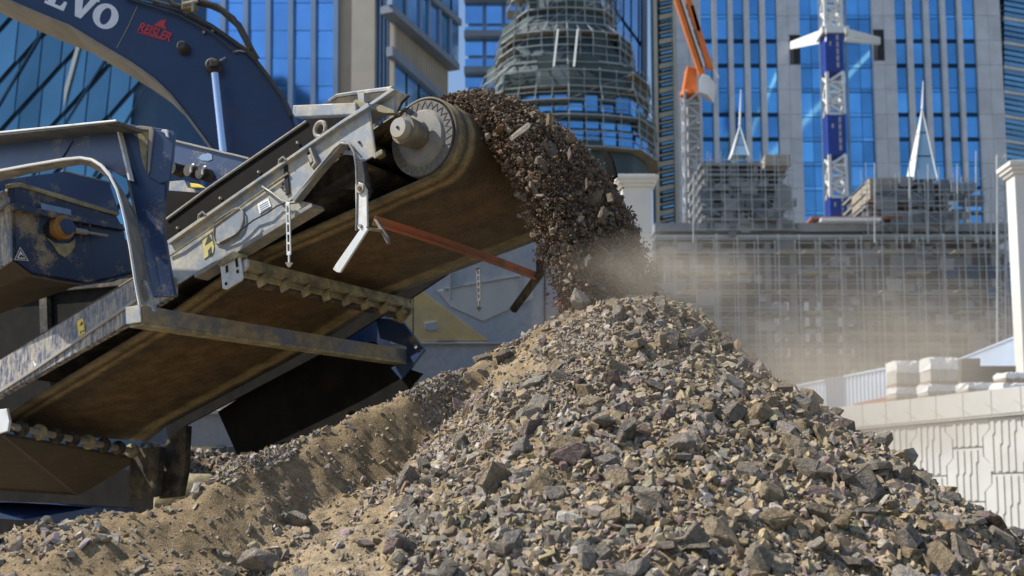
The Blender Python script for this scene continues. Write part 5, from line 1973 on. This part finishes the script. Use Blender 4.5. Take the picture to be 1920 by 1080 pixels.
OY = 105.0
ox = A(1298, 300, OY).x
ho = 15 * OY / FPX
t8 = thing('tower_crane', 'orange luffing crane with white counterweight on a grey lattice mast', 'crane', (ox, OY, 0))
t = MB()
lattice(t, ox, OY, 0, zat(176, OY), ho, 34, .11)
t.build('mast', 'crane_grey', t8)
MB().abox(ox - ho * .55, ox + ho * .6, OY - ho * .5, OY + ho * .5, 0, zat(190, OY)).build('mast_cladding', 'crane_grey', t8)
for k in range(9):
    MB().abox(ox - ho * 1.35, ox - ho * 1.0, OY - ho * 1.2, OY - ho, zat(215 + k * 38, OY), zat(203 + k * 38, OY)).build('mast_tie', 'crane_white', t8)
MB().lathe(Vector((ox - .2, OY, zat(178, OY))), ZZ, [(-.2, ho * .9), (-.1, ho * 1.15), (.25, ho * 1.15), (.3, ho * .8)], 16).build('slewing_ring', 'crane_orange', t8)
MB().prism([A(1279, 178, OY), A(1308, 172, OY), A(1306, 128, OY), A(1289, 122, OY)], Vector((0, 1.6, 0))).build('crane_house', 'crane_orange', t8, .1)
for (a, b, w_, m_) in (((1270, 0), (1316, 140), .28, 'crane_orange'), ((1276, 0), (1318, 128), .16, 'crane_white'), ((1290, 0), (1332, 130), .26, 'crane_orange'), ((1297, 12), (1310, 60), .16, 'crane_orange')):
    MB().bar(A(*a, OY - .6), A(*b, OY - .6), Vector((w_, 0, .05)), Vector((0, .25, 0))).build('jib_chord', m_, t8)
    MB().bar(A(a[0], a[1], OY + .8), A(b[0], b[1], OY + .8), Vector((w_, 0, .05)), Vector((0, .2, 0))).build('jib_chord', m_, t8)
for k in range(8):
    y = 10 + k * 15
    MB().bar(A(1273 + y * .33, y, OY - .6), A(1294 + y * .33, y + 8, OY - .6), Vector((0, 0, .1)), Vector((0, .1, 0))).build('jib_lacing', 'crane_orange', t8)
MB().bar(A(1265, -30, OY - .4), A(1292, 40, OY - .4), Vector((.1, 0, 0)), Vector((0, .1, 0))).build('pendant', 'crane_white', t8)
MB().prism([A(1311, 150, OY - 1.2), A(1317, 138, OY - 1.2), A(1330, 142, OY - 1.2), A(1327, 178, OY - 1.2), A(1311, 172, OY - 1.2)], Vector((1.0, 2.2, 0))).build('counterweight', 'crane_white', t8, .06)
MB().prism([A(1296, 56, OY - .8), A(1312, 52, OY - .8), A(1318, 78, OY - .8), A(1303, 82, OY - .8)], Vector((0, 1, 0))).build('winch', 'concrete_dark', t8, .05)
MB().bar(A(1316, 80, OY - .5), A(1346, 146, OY - .5), Vector((.12, 0, .03)), Vector((0, .1, 0))).build('back_stay', 'crane_white', t8)

# ---- 8. gate pillars
for (pa_, pb_, cap0, Y, lab) in ((1168, 1224, 328, 50.0, 'cream gate pillar with moulded cap behind the falling stone'), (1910, 1985, 302, 46.0, 'cream gate pillar with moulded cap at the right edge beside the scaffolding')):
    xa, xb = A(pa_, 500, Y).x, A(pb_, 500, Y).x
    p_ = thing('gate_pillar', lab, 'pillar', ((xa + xb) / 2, Y, 0), 'gate pillars')
    zc = zat(cap0, Y)
    wd = xb - xa
    wy_ = .8
    MB().abox(xa, xb, Y, Y + wy_, 0, zc - .55).build('shaft', 'white_plaster', p_, .03)
    for (e_, z0_, z1_) in ((.10, .55, .40), (.20, .40, .24), (.28, .24, .06), (.16, .06, 0)):
        MB().abox(xa - e_, xb + e_, Y - e_, Y + wy_ + e_, zc - z0_, zc - z1_).build('cap_moulding', 'white_plaster', p_, .02)

# ---- 9. retaining wall with patterned panels
wn0 = A(1920, 725, 38.0)
wdir = Vector((-0.505, 0.863, 0)).normalized()       # away to the left
wnr = Vector((-0.863, -0.505, 0)).normalized()       # towards the viewer
wall = thing('retaining_wall', 'pale concrete retaining wall with hexagonal ribbed panels and wavy coping', 'wall', (wn0.x, wn0.y, 0))
ztop = wn0.z
cop = 0.86


def WL(u, z, out=0.0):
    return wn0 + wdir * u + wnr * out + ZZ * (z - ztop)


MB().box(WL(9, (ztop - cop) / 2, -.35), wdir * 16, wnr * .25, ZZ * ((ztop - cop) / 2)).build('wall_core', 'concrete', wall)
for k in range(-5, 21):
    u0, u1 = k * 1.15, (k + 1) * 1.15
    MB().box(WL((u0 + u1) / 2, ztop - cop / 2, .02), wdir * (.575 - .012), wnr * .17, ZZ * (cop / 2)).build('coping_block', 'coping', wall, .015)
    # raised wave ornament across each joint
    pts = []
    for q_ in range(9):
        s_ = q_ / 8
        pts.append(WL(u0 + .35 - .75 * s_, ztop - .62 + .28 * (s_ - .5 + .35 * math.sin((s_ - .5) * 2.6)) * -1 + .0, .19))
    MB().tube(pts, [.004, .016, .024, .028, .028, .024, .02, .012, .004], 6).build('wave_ornament', 'block_grey', wall, smooth=True)
MB().box(WL(9, ztop - cop - .04, .06), wdir * 16, wnr * .1, ZZ * .035).build('drip_ledge', 'block_grey', wall)
pw_, ph_ = 1.55, 1.9
for c_ in range(-4, 16):
    for r_ in range(4):
        u0 = c_ * pw_
        zc = ztop - cop - .12 - r_ * ph_ - (ph_ / 2 if c_ % 2 else 0)
        i_, o_, gp = .17, .12, .025
        if r_ == 0 and c_ % 2:
            # half panel at the top
            top_, bot_ = ztop - cop - .12, zc
            poly = [(u0 - o_, top_), (u0 + pw_ + o_, top_), (u0 + pw_ + o_, bot_ + .60), (u0 + pw_ - i_, bot_ + .34), (u0 + pw_ - i_, bot_ + gp), (u0 + i_, bot_ + gp), (u0 + i_, bot_ + .34), (u0 - o_, bot_ + .60)]
            hp_ = MB().prism([WL(u, z, 0) for u, z in poly], -wnr * .2).build('panel', 'wall_panel', wall)
            for q_ in range(4):
                uu = u0 + .34 + q_ * .29
                MB().prism([WL(uu, top_ - .05, 0), WL(uu + .13, top_ - .05, 0), WL(uu + .13, bot_ + .07, 0), WL(uu, bot_ + .07, 0)], wnr * .04).build('rib', 'wall_panel', hp_)
        b_ = zc - ph_
        if b_ < 0.2:
            continue
        poly = [(u0 + i_, zc - gp), (u0 + pw_ - i_, zc - gp), (u0 + pw_ - i_, zc - .34), (u0 + pw_ + o_, zc - .60), (u0 + pw_ + o_, b_ + .60), (u0 + pw_ - i_, b_ + .34), (u0 + pw_ - i_, b_ + gp),
                (u0 + i_, b_ + gp), (u0 + i_, b_ + .34), (u0 - o_, b_ + .60), (u0 - o_, zc - .60), (u0 + i_, zc - .34)]
        pn_ = MB().prism([WL(u, z, 0) for u, z in poly], -wnr * .2).build('panel', 'wall_panel', wall)
        # stepped ribs cast on the panel
        for q_ in range(4):
            uu = u0 + .36 + q_ * .28
            za, zb = zc - .06 - .05 * random.random(), b_ + .06 + .05 * random.random()
            zk = zc - .4 - random.random() * 1.0
            rb_ = MB()
            rb_.prism([WL(uu, za, 0), WL(uu + .15, za, 0), WL(uu + .15, zk, 0), WL(uu + .22, zk - .08, 0), WL(uu + .22, zb, 0), WL(uu + .07, zb, 0), WL(uu + .07, zk - .06, 0), WL(uu, zk + .02, 0)], wnr * .045)
            rb_.build('rib', 'wall_panel', pn_)

# street level behind the wall
tag(MB().prism([WL(-6, ztop - .9, -.6), WL(60, ztop - .9, -.6), WL(60, ztop - .9, -46), WL(-6, ztop - .9, -46)], -ZZ * .3).build('street_terrace', 'concrete'), 'concrete terrace behind the retaining wall', 'terrace', kind='structure')

# ---- 10. pale corrugated site fence
def fence(p, q, z0, z1, label, group):
    p, q = Vector(p), Vector(q)
    d_ = (q - p)
    L_ = d_.length
    d_.normalize()
    nrm_ = Vector((d_.y, -d_.x, 0))
    f_ = thing('corrugated_fence', label, 'fence', p, group)
    n_ = int(L_ / 1.0)
    for k in range(n_):
        t = MB()
        w_ = L_ / n_
        for c_ in range(4):
            a = p + d_ * (k * w_ + c_ * w_ / 4)
            pts = [a, a + d_ * (w_ * .11), a + d_ * (w_ * .14) + nrm_ * .06, a + d_ * (w_ * .22) + nrm_ * .06, a + d_ * (w_ * .25)]
            for i in range(4):
                t.add([pts[i] + ZZ * (z0 - p.z), pts[i + 1] + ZZ * (z0 - p.z), pts[i + 1] + ZZ * (z1 - p.z), pts[i] + ZZ * (z1 - p.z)], [(0, 1, 2, 3)])
        t.build('sheet', 'sheet_blue', f_)
    MB().bar(p + ZZ * (z1 - p.z - .05) + nrm_ * .09, q + ZZ * (z1 - p.z - .05) + nrm_ * .09, ZZ * .04, nrm_ * .02).build('top_rail', 'sheet_blue', f_)
    return f_


zf = ztop - .9
p1, p2 = A(1478, 765, 54), A(1700, 720, 46)
fence(Vector((p1.x, p1.y, zf)), Vector((p2.x, p2.y, zf)), zf, 8.1, 'pale blue corrugated fence left of the wrapped pallets', 'corrugated site fences')
p1, p2 = A(1800, 690, 60), A(2010, 690, 47)
fence(Vector((p1.x, p1.y, zf)), Vector((p2.x, p2.y, zf)), zf, 10.3, 'pale blue corrugated fence right of the pallets before the gate pillar', 'corrugated site fences')

# ---- 11. pallets of wrapped blocks on the terrace edge
def pallet(px, py_top, py_bot, wpx, Y, label, seed, wrap=True, tall=False):
    rnd = random.Random(seed)
    a, b = A(px, py_bot, Y), A(px + wpx, py_bot, Y)
    z0_, z1_ = a.z, zat(py_top, Y)
    wd = (b - a).length
    d_ = Vector((0.93, 0.36, 0)) if False else Vector((1, 0.12, 0)).normalized()
    n_ = Vector((-d_.y, d_.x, 0))
    o = thing('block_pallet', label, 'pallet', (a.x, a.y, z0_), 'pallets of wrapped blocks on the wall')
    H_ = z1_ - z0_
    dep = .9
    MB().box(a + d_ * wd / 2 + n_ * dep / 2 + ZZ * .05, d_ * wd / 2, n_ * dep / 2, ZZ * .05).build('pallet_base', 'wood', o, .01)
    body = MB().box(a + d_ * wd / 2 + n_ * dep / 2 + ZZ * (.11 + (H_ - .11) * .30), d_ * (wd / 2 - .02), n_ * (dep / 2 - .02), ZZ * ((H_ - .11) * .30)).build('block_stack', 'block_grey', o, .02)
    # crumpled film over the top
    bm = bmesh.new()
    bmesh.ops.create_grid(bm, x_segments=9, y_segments=7, size=0.5)
    for v in list(bm.verts):
        pass
    me_ = bpy.data.meshes.new('film')
    bm.free()
    t = MB()
    nx_, ny_ = 10, 6
    zb = z0_ + .11 + (H_ - .11) * .60
    prof_ = [(-.02, zb - .12), (-.03, zb + (z1_ - zb) * .3), (-.02, zb + (z1_ - zb) * .7), (.02, z1_ - .03), (.3, z1_), (.6, z1_), (dep - .02, z1_ - .03), (dep + .03, zb - .1)]
    vs = []
    for (o_, z_) in prof_:
        for i in range(nx_ + 1):
            j_ = Vector((rnd.uniform(-1, 1), rnd.uniform(-1, 1), rnd.uniform(-1, 1))) * .03
            vs.append(a + d_ * (wd * i / nx_) + n_ * o_ + ZZ * (z_ - a.z) + j_)
    fs = []
    for k in range(len(prof_) - 1):
        for i in range(nx_):
            q_ = k * (nx_ + 1) + i
            fs.append((q_, q_ + 1, q_ + nx_ + 2, q_ + nx_ + 1))
    nn = len(vs)
    fs.append(tuple(k * (nx_ + 1) for k in range(len(prof_))))
    fs.append(tuple(k * (nx_ + 1) + nx_ for k in range(len(prof_)))[::-1])
    t.add(vs, fs)
    t.build('plastic_film', 'wrap_white', o)
    for s_ in (.33, .66):
        c_ = a + d_ * wd * s_ - n_ * .012
        MB().box(c_ + ZZ * (H_ * .38), d_ * .012, n_ * .006, ZZ * (H_ * .30)).build('strap', 'crane_white', o)
    bpy.data.meshes.remove(me_)
    return o


pallet(1681, 724, 750, 54, 44.3, 'white wrapped pallet of blocks, lower left of the two stacks', 1)
pallet(1681, 675, 724, 54, 44.3, 'white wrapped pallet of blocks on top of the left stack', 2)
pallet(1740, 719, 746, 58, 43.0, 'white wrapped pallet of blocks under the taller right stack', 3)
pallet(1745, 668, 719, 55, 43.0, 'tall wrapped pallet of blocks on top of the right stack', 4)
pallet(1815, 716, 738, 58, 41.4, 'low wrapped bundle right of the two pallet stacks', 5)
pallet(1880, 717, 736, 50, 40.3, 'low wrapped bundle nearest the right edge of the wall', 6)
pallet(1886, 697, 716, 46, 42.3, 'small wrapped bundle before the fence at the right edge', 7)
# dark timber crates between pallets and fence
for (xa, xb, ya, yb, Y, lab) in ((1803, 1838, 672, 735, 44.0, 'dark brown timber crate right of the pallet stacks'), (1838, 1905, 686, 735, 44.5, 'low dark timber stack behind the wrapped bundles')):
    cr = thing('timber_crate', lab, 'crate', A(xa, yb, Y))
    n_ = 5
    for k in range(n_):
        y0, y1 = ya + (yb - ya) * k / n_, ya + (yb - ya) * (k + 1) / n_ - .5
        MB().prism(rect(xa, y0, xb, y1, Y), Vector((0, 1.2, 0))).build('board', 'concrete_dark' if k % 2 else 'old_timber', cr)
# stacked red-brown boards below the fence
rb = thing('board_stack', 'reddish brown board lying under the corrugated fence left of the pallets', 'board', A(1610, 748, 46))
MB().prism([A(1600, 757, 47.5), A(1682, 740, 45.2), A(1682, 750, 45.2), A(1600, 766, 47.5)], Vector((.3, .5, 0))).build('board', 'red_site', rb)
# green shrub tips above the fence
shr = thing('shrub', 'sparse green shrub showing over the corrugated fence', 'shrub', A(1650, 700, 58))
lf = MB()
for k in range(420):
    c_ = A(random.gauss(1645, 26), random.gauss(697, 5), 58 + random.uniform(-.6, .6))
    a_ = Vector((random.gauss(0, 1), random.gauss(0, 1), random.gauss(0, 1))).normalized() * .13
    b_ = a_.orthogonal().normalized() * .05
    lf.add([c_ - a_, c_ + b_, c_ + a_, c_ - b_], [(0, 1, 2, 3)])
tag(lf.build('leaves', 'plant_green', shr), kind='stuff')
for k in range(5):
    MB().rod(A(1615 + k * 14, 735, 58), A(1618 + k * 14, 700, 58), .03, .012, 6).build('stem', 'wood', shr)

# ---- 12. grey and yellow machine body behind the conveyor
HY = 12.5
dusty('body_grey', (0.26, 0.29, 0.34), (0.34, 0.32, 0.29), 0.35, 1.2, 0.6, 0.25, 30)
dusty('body_yellow', (0.46, 0.31, 0.09), (0.40, 0.34, 0.24), 0.30, 1.5, 0.6, 0.25, 30)
plain('lamp_red', (0.55, 0.03, 0.03), 0.3, 0, 0.1)
h12 = thing('dump_body', 'dusty grey and yellow machine body standing behind the falling stone', 'machine', A(900, 978, HY))
h12['_o'] = tuple(h12.location)


def BX(poly, Y, dep, name, mat, bev=.01, par=None):
    return MB().prism([A(x, y, Y) for x, y in poly], Vector((0, dep, 0))).build(name, mat, par or h12, bev)


BX([(700, 470), (1090, 400), (1090, 800), (700, 800)], HY, 1.6, 'body_side', 'body_grey')
BX([(776, 545), (792, 547), (916, 638), (776, 640)], HY - .03, .03, 'yellow_panel', 'body_yellow', .004)
BX([(740, 560), (773, 545), (773, 640), (740, 640)], HY - .03, .03, 'yellow_panel', 'body_yellow', .004)
BX([(700, 641), (1050, 641), (1050, 645), (700, 645)], HY - .05, .05, 'lower_seam', 'body_grey', .004)
BX([(1020, 400), (1023, 400), (1023, 760), (1020, 760)], HY - .015, .015, 'door_seam', 'steel_dark', 0)
BX([(820, 545), (990, 520), (1000, 524), (1000, 560), (905, 602), (845, 575)], HY - .02, .02, 'recess_panel', 'block_grey', .004)
BX([(832, 540), (976, 515), (976, 518), (832, 543)], HY - .04, .03, 'rail', 'body_grey', .002)
for x_ in (842, 975):
    BX([(x_, 505), (x_ + 3, 505), (x_ + 3, 560), (x_, 560)], HY - .05, .04, 'rail_post', 'body_grey', .002)
BX([(795, 606), (818, 602), (820, 618), (806, 620), (797, 616)], HY - .05, .03, 'emblem', 'body_grey', .003)
BX([(1051, 556), (1068, 552), (1068, 578), (1051, 580)], HY - .08, .08, 'tail_lamp', 'lamp_red', .01)
# grey barrier blocks, rubble bank and yellow sill seen between legs and skirt
bk = thing('concrete_barrier', 'grey concrete barrier seen between the conveyor leg and the black skirt', 'barrier', A(400, 860, 14))
MB().prism(rect(330, 775, 460, 838, 14), Vector((0, .8, 0))).build('barrier_block', 'body_grey', bk, .02)
MB().prism(rect(330, 768, 460, 776, 13.95), Vector((0, .9, 0))).build('barrier_cap', 'coping', bk, .01)
MB().prism(rect(395, 838, 420, 862, 13.8), Vector((0, .5, 0))).build('barrier_foot', 'concrete_dark', bk, .01)
MB().prism(rect(425, 836, 460, 862, 13.7), Vector((0, .5, 0))).build('barrier_foot', 'concrete_dark', bk, .01)
rub = thing('rubble_bank', 'small bank of broken stone behind the conveyor legs', 'rubble', A(400, 900, 11))
rr_ = MB()
nxr, nyr = 40, 16
vs = []
base_z = zat(930, 11)
for j in range(nyr + 1):
    for i in range(nxr + 1):
        x = A(250 + 300 * i / nxr, 900, 11).x
        y = 10.2 + 2.4 * j / nyr
        crest_z = zat(832 + 38 * i / nxr, 11.2)
        z = crest_z - abs(y - 11.2) * .8 + random.uniform(-.03, .03)
        vs.append((x, y, max(z, 0)))
rr_.add(vs, [(j * (nxr + 1) + i, j * (nxr + 1) + i + 1, (j + 1) * (nxr + 1) + i + 1, (j + 1) * (nxr + 1) + i) for j in range(nyr) for i in range(nxr)])
rr_.build('bank', 'earth', rub)
n_ = 1500
xr = RNG.uniform(A(250, 900, 11).x, A(550, 900, 11).x, n_)
yr = RNG.uniform(10.4, 11.6, n_)
fi = (xr - A(250, 900, 11).x) / (A(550, 900, 11).x - A(250, 900, 11).x)
zr = zat(832, 11.2) + (zat(870, 11.2) - zat(832, 11.2)) * fi - np.abs(yr - 11.2) * .8
off_ = Vector(rub['_o'])
tag(scatter_mesh('stones', MED, np.stack([xr, yr, zr], 1) - np.array(off_)[None], free_rot(n_), RNG.uniform(.015, .05, n_), stone_colours(n_, np.ones(len(PALETTE))), rub), kind='stuff')
ys_ = thing('yellow_drum', 'dusty yellow rounded tank end low behind the conveyor legs', 'tank', A(385, 890, 9.8))
MB().lathe(A(370, 945, 9.8), (1, 0.2, 0), [(-.35, .1), (-.33, .2), (-.25, .26), (.1, .26), (.18, .2), (.2, .1)], 24).build('tank_shell', 'bar_olive', ys_, smooth=True)
MB().lathe(A(352, 945, 9.8), (1, 0.2, 0), [(-.02, .262), (.0, .268), (.02, .262)], 24).build('tank_band', 'body_grey', ys_, smooth=True)
# ------------------------------------------------------------------ air: dust blown off the pile, haze over the city
def dust_box(name, lo, hi, dens, label, cen, rad, seed, scale=2.2, lo_n=.42, hi_n=.75):
    mb = MB().abox(lo[0], hi[0], lo[1], hi[1], lo[2], hi[2])
    m = bpy.data.materials.new(name)
    m.use_nodes = True
    nt = m.node_tree
    nt.nodes.remove(nt.nodes['Principled BSDF'])
    pv_ = nt.nodes.new('ShaderNodeVolumePrincipled')
    pv_.inputs['Color'].default_value = (0.84, 0.74, 0.60, 1)
    pv_.inputs['Anisotropy'].default_value = 0.25
    tc = nt.nodes.new('ShaderNodeTexCoord')
    # soft ellipsoid falloff about the cloud's middle
    mp = nt.nodes.new('ShaderNodeMapping')
    mp.vector_type = 'TEXTURE'
    mp.inputs['Location'].default_value = cen
    mp.inputs['Scale'].default_value = rad
    nt.links.new(tc.outputs['Object'], mp.inputs[0])
    ln = nt.nodes.new('ShaderNodeVectorMath')
    ln.operation = 'LENGTH'
    nt.links.new(mp.outputs[0], ln.inputs[0])
    fall = nt.nodes.new('ShaderNodeMapRange')
    fall.interpolation_type = 'SMOOTHSTEP'
    fall.inputs[1].default_value = 0.15
    fall.inputs[2].default_value = 1.0
    fall.inputs[3].default_value = 1.0
    fall.inputs[4].default_value = 0.0
    nt.links.new(ln.outputs['Value'], fall.inputs[0])
    n = nt.nodes.new('ShaderNodeTexNoise')
    n.inputs['Scale'].default_value = scale
    n.inputs['Detail'].default_value = 3
    n.inputs['Distortion'].default_value = 0.6
    mo = nt.nodes.new('ShaderNodeMapping')
    mo.inputs['Location'].default_value = (seed, seed * .7, 0)
    mo.inputs['Rotation'].default_value = (0, R(40), 0)
    mo.inputs['Scale'].default_value = (0.55, 1, 1.5)
    nt.links.new(tc.outputs['Object'], mo.inputs[0])
    nt.links.new(mo.outputs[0], n.inputs['Vector'])
    nr = nt.nodes.new('ShaderNodeMapRange')
    nr.inputs[1].default_value = lo_n
    nr.inputs[2].default_value = hi_n
    nt.links.new(n.outputs['Fac'], nr.inputs[0])
    mu = nt.nodes.new('ShaderNodeMath')
    mu.operation = 'MULTIPLY'
    nt.links.new(fall.outputs[0], mu.inputs[0])
    nt.links.new(nr.outputs[0], mu.inputs[1])
    mu2 = nt.nodes.new('ShaderNodeMath')
    mu2.operation = 'MULTIPLY'
    nt.links.new(mu.outputs[0], mu2.inputs[0])
    mu2.inputs[1].default_value = dens
    nt.links.new(mu2.outputs[0], pv_.inputs['Density'])
    nt.links.new(pv_.outputs[0], nt.nodes['Material Output'].inputs['Volume'])
    M[name] = m
    o = mb.build('dust_cloud', m)
    return tag(o, label, 'dust', kind='stuff')


dust_box('dust_air', (0.1, 4.3, 1.3), (4.6, 8.0, 3.8), DUST_D, 'thin brown dust drifting off the right flank of the pile', (1.55, 6.0, 2.35), (2.3, 1.5, 1.0), 3.0, 1.6, .36, .80)
dust_box('dust_puff', (0.0, 5.0, 2.6), (1.6, 6.6, 3.5), DUST_D * 1.1, 'denser puff of dust where the stone lands on the peak', (0.78, 5.75, 2.96), (0.68, 0.62, 0.24), 7.0, 3.5, .32, .72)


# stand each loose heap on a root at its own base
for root, base in ((pile, Vector((APEX[0], APEX[1], 0))), (stream, Vector((0.55, 5.8, 2.85)))):
    root.location = base
    for ch in root.children:
        ch.location = ch.location - base
for o in bpy.data.objects:
    if '_o' in o:
        del o['_o']
